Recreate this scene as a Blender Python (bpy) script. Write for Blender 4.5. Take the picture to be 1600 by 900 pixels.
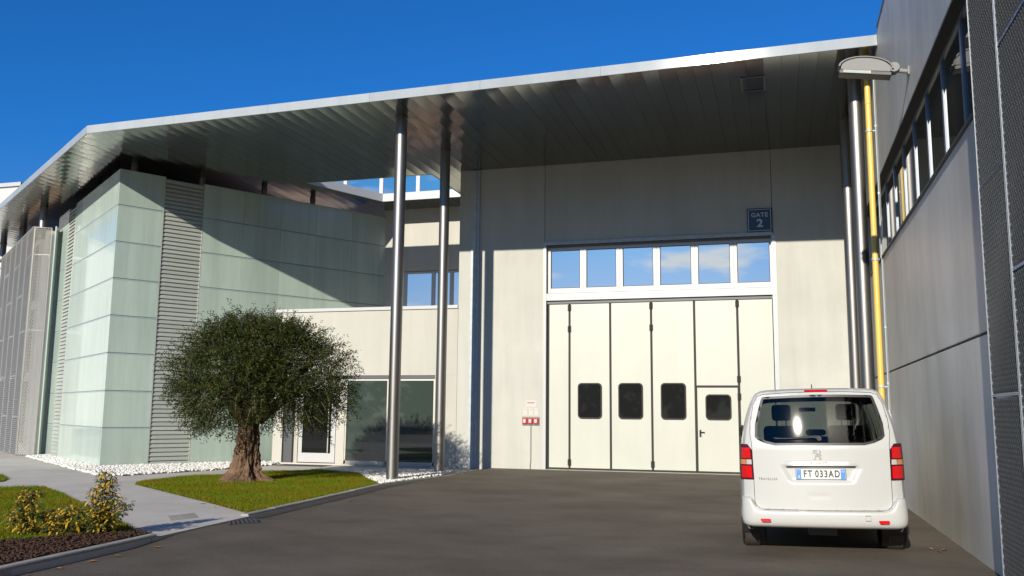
import bpy, bmesh, math, random
import numpy as np
from mathutils import Vector, Matrix, noise
from mathutils.geometry import delaunay_2d_cdt
random.seed(7); RNG = np.random.default_rng(7)
SC = bpy.context.scene
for o in list(bpy.data.objects): bpy.data.objects.remove(o)
COL = SC.collection
rad = math.radians

# ------------------------------------------------------------------ camera
cam = bpy.data.cameras.new('camera'); cam_o = bpy.data.objects.new('camera', cam); COL.objects.link(cam_o)
cam.sensor_width = 36.0; cam.lens = 1403.6 / 1600 * 36; cam.clip_start = 0.1; cam.clip_end = 3000
yaw, pitch, roll = 0.2892, 0.1390, 0.00936
fw = Vector((-math.sin(yaw) * math.cos(pitch), math.cos(yaw) * math.cos(pitch), math.sin(pitch)))
rt = Vector((math.cos(yaw), math.sin(yaw), 0)); up = rt.cross(fw)
r2 = rt * math.cos(roll) + up * math.sin(roll); u2 = up * math.cos(roll) - rt * math.sin(roll)
cam_o.matrix_world = Matrix(((r2.x, u2.x, -fw.x, 0), (r2.y, u2.y, -fw.y, 0), (r2.z, u2.z, -fw.z, 1.55), (0, 0, 0, 1)))
SC.camera = cam_o
SC.render.resolution_x, SC.render.resolution_y = 1024, 576

# ------------------------------------------------------------------ sun, sky, exposure
SUN_TRAVEL = Vector((0.128, 1.0, -0.384)).normalized()
SUN_EL = math.asin(-SUN_TRAVEL.z); SUN_AZ = math.atan2(-SUN_TRAVEL.x, -SUN_TRAVEL.y)
sun = bpy.data.lights.new('sun', 'SUN'); sun.energy = 5.0; sun.angle = rad(0.53); sun.color = (1.0, 0.935, 0.81)
sun_o = bpy.data.objects.new('sun', sun); COL.objects.link(sun_o)
sun_o.rotation_euler = SUN_TRAVEL.to_track_quat('-Z', 'Y').to_euler(); sun_o.location = (-8, -30, 25)
W = bpy.data.worlds.new('World'); SC.world = W; W.use_nodes = True
wn, wl = W.node_tree.nodes, W.node_tree.links
wn.clear()
out = wn.new('ShaderNodeOutputWorld'); bg = wn.new('ShaderNodeBackground'); bg.inputs[1].default_value = 0.061
sky = wn.new('ShaderNodeTexSky'); sky.sky_type = 'NISHITA'; sky.sun_disc = False
sky.sun_elevation = SUN_EL; sky.sun_rotation = SUN_AZ % (2 * math.pi)
sky.altitude = 300; sky.air_density = 1.0; sky.dust_density = 0.25; sky.ozone_density = 4.0
# thin clouds low in the sky on the sunny side, as the gate windows mirror them
tc = wn.new('ShaderNodeTexCoord'); mp = wn.new('ShaderNodeMapping'); mp.inputs['Scale'].default_value = (5, 5, 22)
nz = wn.new('ShaderNodeTexNoise'); nz.inputs['Scale'].default_value = 1.6; nz.inputs['Detail'].default_value = 7; nz.inputs['Roughness'].default_value = 0.55
rp = wn.new('ShaderNodeValToRGB'); rp.color_ramp.elements[0].position = 0.53; rp.color_ramp.elements[1].position = 0.66
sep = wn.new('ShaderNodeSeparateXYZ')
lowm = wn.new('ShaderNodeMapRange'); lowm.inputs[1].default_value = 0.30; lowm.inputs[2].default_value = 0.16
sidem = wn.new('ShaderNodeMapRange'); sidem.inputs[1].default_value = -0.2; sidem.inputs[2].default_value = -0.5
m1 = wn.new('ShaderNodeMath'); m1.operation = 'MULTIPLY'; m2 = wn.new('ShaderNodeMath'); m2.operation = 'MULTIPLY'
mixc = wn.new('ShaderNodeMixRGB'); mixc.inputs[2].default_value = (8.5, 13.0, 16.5, 1)
L = wl.new
L(tc.outputs['Generated'], mp.inputs[0]); L(mp.outputs[0], nz.inputs['Vector']); L(nz.outputs['Fac'], rp.inputs[0])
L(tc.outputs['Generated'], sep.inputs[0]); L(sep.outputs['Z'], lowm.inputs[0]); L(sep.outputs['Y'], sidem.inputs[0])
L(rp.outputs[0], m1.inputs[0]); L(lowm.outputs[0], m1.inputs[1]); L(m1.outputs[0], m2.inputs[0]); L(sidem.outputs[0], m2.inputs[1])
tint = wn.new('ShaderNodeMixRGB'); tint.blend_type = 'MULTIPLY'; tint.inputs[0].default_value = 1; tint.inputs[2].default_value = (0.24, 1.08, 1.90, 1)
hz = wn.new('ShaderNodeMapRange'); hz.inputs[1].default_value = 0.05; hz.inputs[2].default_value = 0.27; tcol = wn.new('ShaderNodeMixRGB'); tcol.inputs[1].default_value = (0.80, 1.02, 1.45, 1); tcol.inputs[2].default_value = (0.22, 1.05, 1.90, 1)
L(sep.outputs['Z'], hz.inputs[0]); L(hz.outputs[0], tcol.inputs[0]); L(tcol.outputs[0], tint.inputs[2])
L(sky.outputs[0], tint.inputs[1]); L(tint.outputs[0], mixc.inputs[1]); L(m2.outputs[0], mixc.inputs[0])
L(mixc.outputs[0], bg.inputs[0]); L(bg.outputs[0], out.inputs[0])
SC.view_settings.view_transform = 'Standard'; SC.view_settings.look = 'None'
SC.view_settings.exposure = 0.2; SC.view_settings.gamma = 1.0; SC.view_settings.use_curve_mapping = False
SC.render.engine = 'CYCLES'
SC.cycles.max_bounces = 8; SC.cycles.diffuse_bounces = 2; SC.cycles.glossy_bounces = 5; SC.cycles.transparent_max_bounces = 12
SC.cycles.sample_clamp_indirect = 6.0; SC.cycles.use_denoising = True

# ------------------------------------------------------------------ materials
def mat(name, col, rough=0.6, metal=0.0, var=0.0, vscale=3.0, bump=0.0, bscale=40.0, spec=0.5, coat=0.0,
        stretch=(1, 1, 1), col2=None, fine=0.0, fscale=120.0, rvar=0.0, coat_rough=0.03, ior=1.5, bstretch=None, thin=0.0, streak=0.0, blotch=0.0, orand=0.0):
    m = bpy.data.materials.new(name); m.use_nodes = True
    n, l = m.node_tree.nodes, m.node_tree.links
    b = n['Principled BSDF']
    b.inputs['Roughness'].default_value = rough; b.inputs['Metallic'].default_value = metal
    b.inputs['IOR'].default_value = ior; b.inputs['Specular IOR Level'].default_value = spec
    b.inputs['Coat Weight'].default_value = coat; b.inputs['Coat Roughness'].default_value = coat_rough
    c = (*col, 1); b.inputs['Base Color'].default_value = c
    t = n.new('ShaderNodeTexCoord'); mpn = n.new('ShaderNodeMapping'); mpn.inputs['Scale'].default_value = stretch
    l.new(t.outputs['Object'], mpn.inputs[0])
    src = None
    if var > 0 or col2:
        ns = n.new('ShaderNodeTexNoise'); ns.inputs['Scale'].default_value = vscale; ns.inputs['Detail'].default_value = 6; ns.inputs['Roughness'].default_value = 0.6
        l.new(mpn.outputs[0], ns.inputs['Vector'])
        r = n.new('ShaderNodeValToRGB'); r.color_ramp.elements[0].position = 0.3; r.color_ramp.elements[1].position = 0.7
        if col2:
            r.color_ramp.elements[0].color = (*col2, 1); r.color_ramp.elements[1].color = c
        else:
            r.color_ramp.elements[0].color = tuple(x * (1 - var) for x in col) + (1,)
            r.color_ramp.elements[1].color = tuple(min(1, x * (1 + var)) for x in col) + (1,)
        l.new(ns.outputs['Fac'], r.inputs[0]); src = r.outputs[0]
        if rvar > 0:
            mr = n.new('ShaderNodeMapRange'); mr.inputs[3].default_value = max(0.02, rough - rvar); mr.inputs[4].default_value = rough + rvar
            l.new(ns.outputs['Fac'], mr.inputs[0]); l.new(mr.outputs[0], b.inputs['Roughness'])
    if fine > 0:
        nf = n.new('ShaderNodeTexNoise'); nf.inputs['Scale'].default_value = fscale; nf.inputs['Detail'].default_value = 3
        l.new(t.outputs['Object'], nf.inputs['Vector'])
        mf = n.new('ShaderNodeMapRange'); mf.inputs[1].default_value = 0.3; mf.inputs[2].default_value = 0.7
        mf.inputs[3].default_value = 1 - fine; mf.inputs[4].default_value = 1 + fine
        l.new(nf.outputs['Fac'], mf.inputs[0])
        vm = n.new('ShaderNodeVectorMath'); vm.operation = 'SCALE'
        if src: l.new(src, vm.inputs[0])
        else: vm.inputs[0].default_value = col
        l.new(mf.outputs[0], vm.inputs['Scale']); src = vm.outputs[0]
    for amt, st_, sc_ in ((streak, (1.0, 1.0, 0.09), 2.6), (blotch, (1, 1, 0.8), 0.42)):
        if amt <= 0: continue
        ms = n.new('ShaderNodeMapping'); ms.inputs['Scale'].default_value = st_; ns_ = n.new('ShaderNodeTexNoise'); ns_.inputs['Scale'].default_value = sc_; ns_.inputs['Detail'].default_value = 7; ns_.inputs['Roughness'].default_value = 0.62
        l.new(t.outputs['Object'], ms.inputs[0]); l.new(ms.outputs[0], ns_.inputs['Vector'])
        mq = n.new('ShaderNodeMapRange'); mq.inputs[1].default_value = 0.32; mq.inputs[2].default_value = 0.62; mq.inputs[3].default_value = 1 - amt; mq.inputs[4].default_value = 1 + amt * 0.25
        l.new(ns_.outputs['Fac'], mq.inputs[0]); vs_ = n.new('ShaderNodeVectorMath'); vs_.operation = 'SCALE'
        if src: l.new(src, vs_.inputs[0])
        else: vs_.inputs[0].default_value = col
        l.new(mq.outputs[0], vs_.inputs['Scale']); src = vs_.outputs[0]
    if orand > 0:                                   # every piece of a set a shade of its own
        oi = n.new('ShaderNodeObjectInfo'); mo = n.new('ShaderNodeMapRange'); mo.inputs[3].default_value = 1 - orand; mo.inputs[4].default_value = 1 + orand
        l.new(oi.outputs['Random'], mo.inputs[0]); vo = n.new('ShaderNodeVectorMath'); vo.operation = 'SCALE'
        if src: l.new(src, vo.inputs[0])
        else: vo.inputs[0].default_value = col
        l.new(mo.outputs[0], vo.inputs['Scale']); src = vo.outputs[0]
    if src: l.new(src, b.inputs['Base Color'])
    if bump > 0:
        nb = n.new('ShaderNodeTexNoise'); nb.inputs['Scale'].default_value = bscale; nb.inputs['Detail'].default_value = 4
        if bstretch:
            mb = n.new('ShaderNodeMapping'); mb.inputs['Scale'].default_value = bstretch
            l.new(t.outputs['Object'], mb.inputs[0]); l.new(mb.outputs[0], nb.inputs['Vector'])
        else: l.new(mpn.outputs[0], nb.inputs['Vector'])
        bp = n.new('ShaderNodeBump'); bp.inputs['Strength'].default_value = min(1.0, bump); bp.inputs['Distance'].default_value = 0.02
        l.new(nb.outputs['Fac'], bp.inputs['Height']); l.new(bp.outputs[0], b.inputs['Normal'])
    if thin > 0:
        b.inputs['Subsurface Weight'].default_value = 0
        tr = n.new('ShaderNodeBsdfTranslucent'); mx = n.new('ShaderNodeMixShader'); mx.inputs[0].default_value = thin
        if src: l.new(src, tr.inputs[0])
        else: tr.inputs[0].default_value = c
        o_ = n['Material Output']; l.new(b.outputs[0], mx.inputs[1]); l.new(tr.outputs[0], mx.inputs[2]); l.new(mx.outputs[0], o_.inputs[0])
    return m

def glass_mat(name, tint, refl_ior=1.5, rough=0.02, rcol=(1, 1, 1), boost=0.0):
    m = bpy.data.materials.new(name); m.use_nodes = True
    n, l = m.node_tree.nodes, m.node_tree.links; n.clear()
    o_ = n.new('ShaderNodeOutputMaterial'); tr = n.new('ShaderNodeBsdfTransparent'); tr.inputs[0].default_value = (*tint, 1)
    g = n.new('ShaderNodeBsdfGlossy'); g.inputs['Roughness'].default_value = rough; g.inputs[0].default_value = (*rcol, 1)
    lw = n.new('ShaderNodeLayerWeight'); lw.inputs[0].default_value = 0.5; f = n.new('ShaderNodeMath'); f.operation = 'POWER'; f.inputs[1].default_value = 4.0; l.new(lw.outputs['Facing'], f.inputs[0])
    mx = n.new('ShaderNodeMixShader')
    a = n.new('ShaderNodeMath'); a.operation = 'ADD'; a.use_clamp = True; a.inputs[1].default_value = 0.022 + boost
    l.new(f.outputs[0], a.inputs[0]); l.new(a.outputs[0], mx.inputs[0]); l.new(tr.outputs[0], mx.inputs[1]); l.new(g.outputs[0], mx.inputs[2]); l.new(mx.outputs[0], o_.inputs[0])
    return m

M = {}
M['concrete'] = mat('concrete_cream', (0.466, 0.462, 0.414), 0.75, var=0.05, vscale=0.7, bump=0.10, bscale=9, fine=0.03, fscale=30, streak=0.07, blotch=0.10, orand=0.02)
M['concrete_grey'] = mat('concrete_grey', (0.581, 0.559, 0.493), 0.55, var=0.16, vscale=0.55, bump=0.12, bscale=8, fine=0.04, fscale=25, stretch=(1, 1, 0.35), streak=0.09, blotch=0.24)
M['render_white'] = mat('render_white', (0.458, 0.444, 0.387), 0.7, var=0.03, vscale=1.2, bump=0.05, bscale=14, streak=0.06, blotch=0.04)
M['joint'] = mat('joint_dark', (0.06, 0.06, 0.06), 0.9)
M['asphalt'] = None
M['path'] = mat('brushed_concrete', (0.51, 0.471, 0.414), 0.85, var=0.10, vscale=1.1, bump=0.25, bscale=30, fine=0.10, fscale=90, blotch=0.12)
M['kerb'] = mat('kerb_concrete', (0.352, 0.334, 0.29), 0.85, var=0.15, vscale=4, bump=0.3, bscale=50, fine=0.1, blotch=0.2, orand=0.08)
M['soil'] = mat('lawn_soil', (0.06, 0.075, 0.02), 0.95, var=0.3, vscale=5)
M['mulch'] = mat('bark_mulch', (0.050, 0.022, 0.010), 0.95, var=0.4, vscale=25)
M['pebble'] = mat('white_pebble', (0.704, 0.686, 0.634), 0.7, var=0.10, vscale=9)
M['pebble_bed'] = mat('pebble_bed', (0.45, 0.45, 0.44), 0.9, var=0.3, vscale=30)
M['alu_fascia'] = mat('fascia_aluminium', (0.35, 0.375, 0.385), 0.7, 0.0, spec=0.0, coat=0.55, coat_rough=0.07, var=0.04, vscale=1.2, bump=0.03, bscale=2.5, orand=0.05, streak=0.08)
M['alu_soffit'] = mat('soffit_aluminium', (0.258, 0.262, 0.246), 0.13, 1.0, var=0.05, vscale=0.8, bump=0.05, bscale=1.1, bstretch=(2.2, 0.5, 1), orand=0.05)
M['steel'] = mat('column_steel', (0.25, 0.24, 0.23), 0.46, 1.0, var=0.08, vscale=5, stretch=(1, 1, 0.15), rvar=0.05, streak=0.10)
M['galv'] = mat('galvanised_steel', (0.40, 0.44, 0.455), 0.5, 0.1, var=0.12, vscale=6)
M['mesh_dark'] = mat('mesh_steel', (0.55, 0.57, 0.57), 0.42, 0.6, var=0.06, vscale=8)
M['mesh_light'] = mat('mesh_aluminium', (0.50, 0.485, 0.44), 0.42, 0.6, var=0.06, vscale=4)
M['frosted'] = mat('frosted_glass', (0.463, 0.562, 0.485), 0.22, coat=0.6, coat_rough=0.04, var=0.045, vscale=1.6, stretch=(1, 1, 0.12), streak=0.14, blotch=0.08, orand=0.06)
M['frost_edge'] = mat('glass_edge', (0.20, 0.36, 0.34), 0.25)
M['louvre'] = mat('louvre_aluminium', (0.55, 0.583, 0.518), 0.38, 0.35, var=0.05, vscale=4, blotch=0.1, orand=0.06)
M['glaze_rail'] = mat('glazing_rail', (0.36, 0.44, 0.42), 0.4)
M['dark'] = mat('dark_void', (0.02, 0.022, 0.024), 0.8)
M['brown_roof'] = mat('brown_roof_sheet', (0.55, 0.41, 0.30), 0.7, var=0.15, vscale=2)
M['gate_panel'] = mat('gate_panel_paint', (0.466, 0.471, 0.409), 0.40, var=0.015, vscale=1.5, bump=0.02, bscale=3, streak=0.035, blotch=0.03, orand=0.012)
M['gate_seal'] = mat('gate_rubber', (0.034, 0.031, 0.029), 0.6, spec=0.2)
M['gate_frame'] = mat('white_aluminium', (0.475, 0.475, 0.468), 0.32, var=0.02, vscale=5)
M['frame_grey'] = mat('grey_frame', (0.22, 0.25, 0.29), 0.35, 0.3)
M['frame_lead'] = mat('lead_frame', (0.07, 0.075, 0.08), 0.45)
M['champagne'] = mat('champagne_frame', (0.56, 0.53, 0.46), 0.35, 0.4)
M['sky_glass'] = mat('solar_glass', (1.0, 0.70, 0.58), 0.02, 1.0, bump=0.006, bscale=1.2)
M['dark_glass'] = mat('dark_glass', (0.012, 0.013, 0.013), 0.03, spec=0.22)
M['green_glass'] = mat('entrance_glass', (0.040, 0.056, 0.046), 0.03, spec=0.65, ior=1.6)
M['brown_glass'] = mat('wing_glass', (0.035, 0.038, 0.032), 0.03, spec=0.6)
M['sign_navy'] = mat('sign_navy', (0.022, 0.04, 0.08), 0.35)
M['sign_white'] = mat('sign_lettering', (0.50, 0.56, 0.60), 0.4)
M['red'] = mat('red_plastic', (0.45, 0.025, 0.03), 0.35)
M['paper'] = mat('paper_white', (0.53, 0.51, 0.485), 0.8)
M['pink'] = mat('print_red', (0.50, 0.22, 0.20), 0.8)
M['yellow'] = mat('yellow_pipe', (0.686, 0.478, 0.104), 0.38, var=0.05, vscale=3)
M['lamp_grey'] = mat('lamp_housing', (0.24, 0.24, 0.23), 0.6, var=0.04, vscale=8, spec=0.15)
M['lamp_glass'] = mat('lamp_glass', (0.42, 0.44, 0.38), 0.12, coat=0.5)
M['plaster_white'] = mat('white_cladding', (0.546, 0.541, 0.51), 0.7, var=0.03, vscale=2)
M['bark'] = mat('olive_bark', (0.216, 0.13, 0.073), 0.95, col2=(0.075, 0.045, 0.028), vscale=13, stretch=(1, 1, 0.45), bump=1.0, bscale=26)
M['twig'] = mat('olive_twig', (0.16, 0.13, 0.09), 0.9)
M['leaf_a'] = mat('olive_leaf', (0.038, 0.050, 0.011), 0.55, spec=0.15, var=0.25, vscale=14, thin=0.20)
M['leaf_b'] = mat('olive_leaf_pale', (0.095, 0.105, 0.016), 0.6, spec=0.15, var=0.25, vscale=14, thin=0.2)
M['leaf_c'] = mat('olive_leaf_deep', (0.022, 0.030, 0.010), 0.55, spec=0.15, var=0.2, vscale=14, thin=0.15)
M['grass'] = mat('grass_blade', (0.12, 0.22, 0.003), 0.6, spec=0.2, col2=(0.23, 0.16, 0.008), vscale=1.3, thin=0.35)
M['shrub_yellow'] = mat('shrub_leaf_yellow', (0.56, 0.36, 0.035), 0.5, var=0.15, vscale=20, thin=0.2)
M['shrub_green'] = mat('shrub_leaf_green', (0.05, 0.075, 0.018), 0.45, var=0.25, vscale=20, thin=0.15)
M['tree_far'] = mat('far_leaf', (0.045, 0.075, 0.020), 0.7, var=0.4, vscale=1.2, thin=0.15)
M['rubber'] = mat('tyre_rubber', (0.055, 0.046, 0.038), 0.8, var=0.15, vscale=9)
M['van_paint'] = mat('van_white_paint', (0.471, 0.471, 0.453), 0.34, coat=0.8, coat_rough=0.05, var=0.012, vscale=2, blotch=0.03)
M['van_black'] = mat('van_black_plastic', (0.015, 0.015, 0.016), 0.45)
M['van_inner'] = mat('van_lining', (0.045, 0.046, 0.05), 0.85)
M['seat'] = mat('seat_fabric', (0.022, 0.023, 0.028), 0.9, var=0.1, vscale=20)
M['lens_red'] = mat('lens_red', (0.52, 0.004, 0.006), 0.2, coat=0.6, bump=0.10, bscale=70)
M['lens_dark'] = mat('lens_rim', (0.045, 0.004, 0.006), 0.2, coat=0.5)
M['lens_amber'] = mat('lens_amber', (0.50, 0.20, 0.08), 0.15, coat=0.8, bump=0.3, bscale=80)
M['lens_clear'] = mat('lens_clear', (0.45, 0.43, 0.40), 0.15, coat=0.8, bump=0.3, bscale=80)
M['chrome'] = mat('badge_chrome', (0.52, 0.51, 0.48), 0.25, 1.0)
M['plate_white'] = mat('plate_white', (0.651, 0.651, 0.616), 0.4)
M['plate_blue'] = mat('plate_blue', (0.05, 0.24, 0.62), 0.4)
M['plate_ink'] = mat('plate_ink', (0.03, 0.03, 0.03), 0.5)
M['alloy'] = mat('wheel_alloy', (0.45, 0.45, 0.46), 0.35, 0.8)
M['rear_glass'] = glass_mat('van_rear_glass', (0.155, 0.16, 0.155), 1.5, 0.045)
M['van_glass'] = glass_mat('van_side_glass', (0.12, 0.13, 0.13), 1.5, 0.02)
M['windscreen'] = glass_mat('van_windscreen', (0.72, 0.80, 0.74), 1.5, 0.02)
M['dead_leaf'] = mat('dead_leaf', (0.35, 0.16, 0.06), 0.8)
M['lime_leaf'] = mat('lime_leaf', (0.35, 0.50, 0.06), 0.6)

# asphalt: dark binder, pale aggregate specks, wide worn and damp patches
def asphalt_mat():
    m = bpy.data.materials.new('asphalt'); m.use_nodes = True
    n, l = m.node_tree.nodes, m.node_tree.links; b = n['Principled BSDF']
    t = n.new('ShaderNodeTexCoord')
    def nt(scale, det, rgh=0.55, st=None):
        x = n.new('ShaderNodeTexNoise'); x.inputs['Scale'].default_value = scale; x.inputs['Detail'].default_value = det; x.inputs['Roughness'].default_value = rgh
        if st:
            mm = n.new('ShaderNodeMapping'); mm.inputs['Scale'].default_value = st; mm.inputs['Rotation'].default_value = (0, 0, 0.35)
            l.new(t.outputs['Object'], mm.inputs[0]); l.new(mm.outputs[0], x.inputs['Vector'])
        else: l.new(t.outputs['Object'], x.inputs['Vector'])
        return x
    a = nt(0.45, 6, 0.6); s = nt(0.7, 8, 0.65, (1, 1.5, 1)); g = nt(170, 2); g2 = nt(45, 3)
    r = n.new('ShaderNodeValToRGB')
    e = r.color_ramp.elements; e[0].position = 0.36; e[0].color = (0.070, 0.057, 0.041, 1); e[1].position = 0.66; e[1].color = (0.143, 0.119, 0.091, 1)
    mixn = n.new('ShaderNodeMath'); mixn.operation = 'ADD'; hv = n.new('ShaderNodeMath'); hv.operation = 'MULTIPLY'; hv.inputs[1].default_value = 0.5
    l.new(a.outputs['Fac'], mixn.inputs[0]); l.new(s.outputs['Fac'], mixn.inputs[1]); l.new(mixn.outputs[0], hv.inputs[0]); l.new(hv.outputs[0], r.inputs[0])
    mr = n.new('ShaderNodeMapRange'); mr.inputs[1].default_value = 0.35; mr.inputs[2].default_value = 0.68; mr.inputs[3].default_value = 0.74; mr.inputs[4].default_value = 1.34
    l.new(g.outputs['Fac'], mr.inputs[0])
    mr2 = n.new('ShaderNodeMapRange'); mr2.inputs[1].default_value = 0.3; mr2.inputs[2].default_value = 0.7; mr2.inputs[3].default_value = 0.78; mr2.inputs[4].default_value = 1.22
    l.new(g2.outputs['Fac'], mr2.inputs[0])
    mm_ = n.new('ShaderNodeMath'); mm_.operation = 'MULTIPLY'; l.new(mr.outputs[0], mm_.inputs[0]); l.new(mr2.outputs[0], mm_.inputs[1])
    v = n.new('ShaderNodeVectorMath'); v.operation = 'SCALE'; l.new(r.outputs[0], v.inputs[0]); l.new(mm_.outputs[0], v.inputs['Scale'])
    l.new(v.outputs[0], b.inputs['Base Color']); b.inputs['Roughness'].default_value = 0.78
    b.inputs['Specular IOR Level'].default_value = 0.35
    bp = n.new('ShaderNodeBump'); bp.inputs['Strength'].default_value = 0.35; bp.inputs['Distance'].default_value = 0.006
    l.new(g.outputs['Fac'], bp.inputs['Height']); l.new(bp.outputs[0], b.inputs['Normal'])
    return m
M['asphalt'] = asphalt_mat()

# ------------------------------------------------------------------ building helpers
OFF = {}
def tag(o, label=None, cat=None, group=None, kind=None):
    if label: o['label'] = label
    if cat: o['category'] = cat
    if group: o['group'] = group
    if kind: o['kind'] = kind
    return o
def thing(name, loc, label, cat, group=None, rot=None):
    o = bpy.data.objects.new(name, None); COL.objects.link(o); o.location = loc
    if rot: o.rotation_euler = rot
    o.empty_display_size = 0.2
    OFF[o] = Vector(loc); return tag(o, label, cat, group)

class MB:
    def __init__(s): s.v = []; s.f = []; s.m = []; s.k = 0
    def add(s, vs, fs):
        b = len(s.v); s.v += [tuple(x) for x in vs]; s.f += [tuple(i + b for i in f) for f in fs]; s.m += [s.k] * len(fs); return s
    def box(s, x0, x1, y0, y1, z0, z1):
        return s.add([(x0, y0, z0), (x1, y0, z0), (x1, y1, z0), (x0, y1, z0), (x0, y0, z1), (x1, y0, z1), (x1, y1, z1), (x0, y1, z1)],
                     [(0, 3, 2, 1), (4, 5, 6, 7), (0, 1, 5, 4), (1, 2, 6, 5), (2, 3, 7, 6), (3, 0, 4, 7)])
    def obox(s, c, ax, ay, az, hx, hy, hz):
        c = Vector(c); ax, ay, az = Vector(ax) * hx, Vector(ay) * hy, Vector(az) * hz
        return s.add([c - ax - ay - az, c + ax - ay - az, c + ax + ay - az, c - ax + ay - az, c - ax - ay + az, c + ax - ay + az, c + ax + ay + az, c - ax + ay + az],
                     [(0, 3, 2, 1), (4, 5, 6, 7), (0, 1, 5, 4), (1, 2, 6, 5), (2, 3, 7, 6), (3, 0, 4, 7)])
    def tube(s, pts, r, n=12, caps=True):
        pts = [Vector(p) for p in pts]; rs = r if isinstance(r, (list, tuple)) else [r] * len(pts); vs = []
        prev = None
        for i, p in enumerate(pts):
            d = (pts[min(i + 1, len(pts) - 1)] - pts[max(i - 1, 0)]).normalized()
            a = Vector((0, 0, 1)) if abs(d.z) < 0.9 else Vector((1, 0, 0))
            if prev is not None: a = prev
            x = (a - d * a.dot(d)).normalized(); y = d.cross(x); prev = x
            for k in range(n):
                t = 2 * math.pi * k / n; vs.append(p + (x * math.cos(t) + y * math.sin(t)) * rs[i])
        fs = []
        for i in range(len(pts) - 1):
            for k in range(n):
                k2 = (k + 1) % n; fs.append((i * n + k, i * n + k2, (i + 1) * n + k2, (i + 1) * n + k))
        if caps: fs += [tuple(range(n - 1, -1, -1)), tuple((len(pts) - 1) * n + k for k in range(n))]
        return s.add(vs, fs)
    def prism(s, poly, fn0, fn1):
        n = len(poly); vs = [fn0(*p) for p in poly] + [fn1(*p) for p in poly]
        fs = [tuple(range(n - 1, -1, -1)), tuple(range(n, 2 * n))] + [(i, (i + 1) % n, n + (i + 1) % n, n + i) for i in range(n)]
        return s.add(vs, fs)
    def build(s, name, mats, parent=None, local=False, smooth=False, bevel=0.0, kind=None, label=None, recalc=True):
        me = bpy.data.meshes.new(name)
        off = Vector((0, 0, 0))
        if parent is not None and not local: off = OFF.get(parent, Vector((0, 0, 0)))
        v = [(x - off.x, y - off.y, z - off.z) for x, y, z in s.v] if off.length else s.v
        me.from_pydata(v, [], s.f)
        for m_ in (mats if isinstance(mats, (list, tuple)) else [mats]): me.materials.append(m_)
        if any(s.m): me.polygons.foreach_set('material_index', s.m)
        if recalc:
            bm = bmesh.new(); bm.from_mesh(me); bmesh.ops.recalc_face_normals(bm, faces=bm.faces[:]); bm.to_mesh(me); bm.free()
        if smooth:
            me.polygons.foreach_set('use_smooth', [True] * len(me.polygons))
            if smooth != 'all': me.set_sharp_from_angle(angle=rad(40))
        o = bpy.data.objects.new(name, me); COL.objects.link(o)
        if parent is not None: o.parent = parent; OFF[o] = off
        else: OFF[o] = Vector((0, 0, 0))
        if bevel > 0:
            b = o.modifiers.new('bevel', 'BEVEL'); b.width = bevel; b.segments = 2; b.limit_method = 'ANGLE'; b.angle_limit = rad(40)
        tag(o, label=label, kind=kind); return o

def raw_mesh(name, verts, faces, mats, midx=None, parent=None, kind=None, smooth=False):
    """fast path: verts (n,3) array, faces (m,k) array of equal size"""
    verts = np.asarray(verts, np.float32); faces = np.asarray(faces, np.int32)
    if parent is not None: verts = verts - np.array(OFF.get(parent, (0, 0, 0)), np.float32)
    me = bpy.data.meshes.new(name); nf, k = faces.shape
    me.vertices.add(len(verts)); me.vertices.foreach_set('co', verts.ravel())
    me.loops.add(nf * k); me.loops.foreach_set('vertex_index', faces.ravel())
    me.polygons.add(nf); me.polygons.foreach_set('loop_start', np.arange(0, nf * k, k, dtype=np.int32)); me.polygons.foreach_set('loop_total', np.full(nf, k, np.int32))
    for m_ in (mats if isinstance(mats, (list, tuple)) else [mats]): me.materials.append(m_)
    if midx is not None: me.polygons.foreach_set('material_index', np.asarray(midx, np.int32))
    me.update(calc_edges=True); me.validate()
    if smooth: me.polygons.foreach_set('use_smooth', [True] * nf)
    o = bpy.data.objects.new(name, me); COL.objects.link(o)
    if parent is not None: o.parent = parent; OFF[o] = OFF.get(parent, Vector((0, 0, 0)))
    tag(o, kind=kind); return o

def text_geo(body, size, bold=0.0, spacing=1.0):
    cu = bpy.data.curves.new('lettering', 'FONT'); cu.body = body; cu.size = size; cu.align_x = 'CENTER'; cu.align_y = 'CENTER'
    cu.offset = bold; cu.extrude = 0.0015; cu.space_character = spacing; cu.resolution_u = 4
    o = bpy.data.objects.new('lettering', cu); COL.objects.link(o)
    me = bpy.data.meshes.new_from_object(o.evaluated_get(bpy.context.evaluated_depsgraph_get()))
    v = [tuple(x.co) for x in me.vertices]; f = [tuple(p.vertices) for p in me.polygons]
    bpy.data.objects.remove(o); bpy.data.curves.remove(cu); bpy.data.meshes.remove(me)
    return v, f
def text_mb(body, size, org, ax, ay, bold=0.0, spacing=1.0, sx=1.0):
    v, f = text_geo(body, size, bold, spacing); org, ax, ay = Vector(org), Vector(ax), Vector(ay); nn = ax.cross(ay)
    return MB().add([org + ax * (x * sx) + ay * y + nn * z for x, y, z in v], f)
def copy_tree(o, parent=None):
    c = o.copy(); COL.objects.link(c); OFF[c] = OFF.get(o, Vector((0, 0, 0)))
    if parent is not None: c.parent = parent
    for ch in list(o.children): copy_tree(ch, c)
    return c
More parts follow.
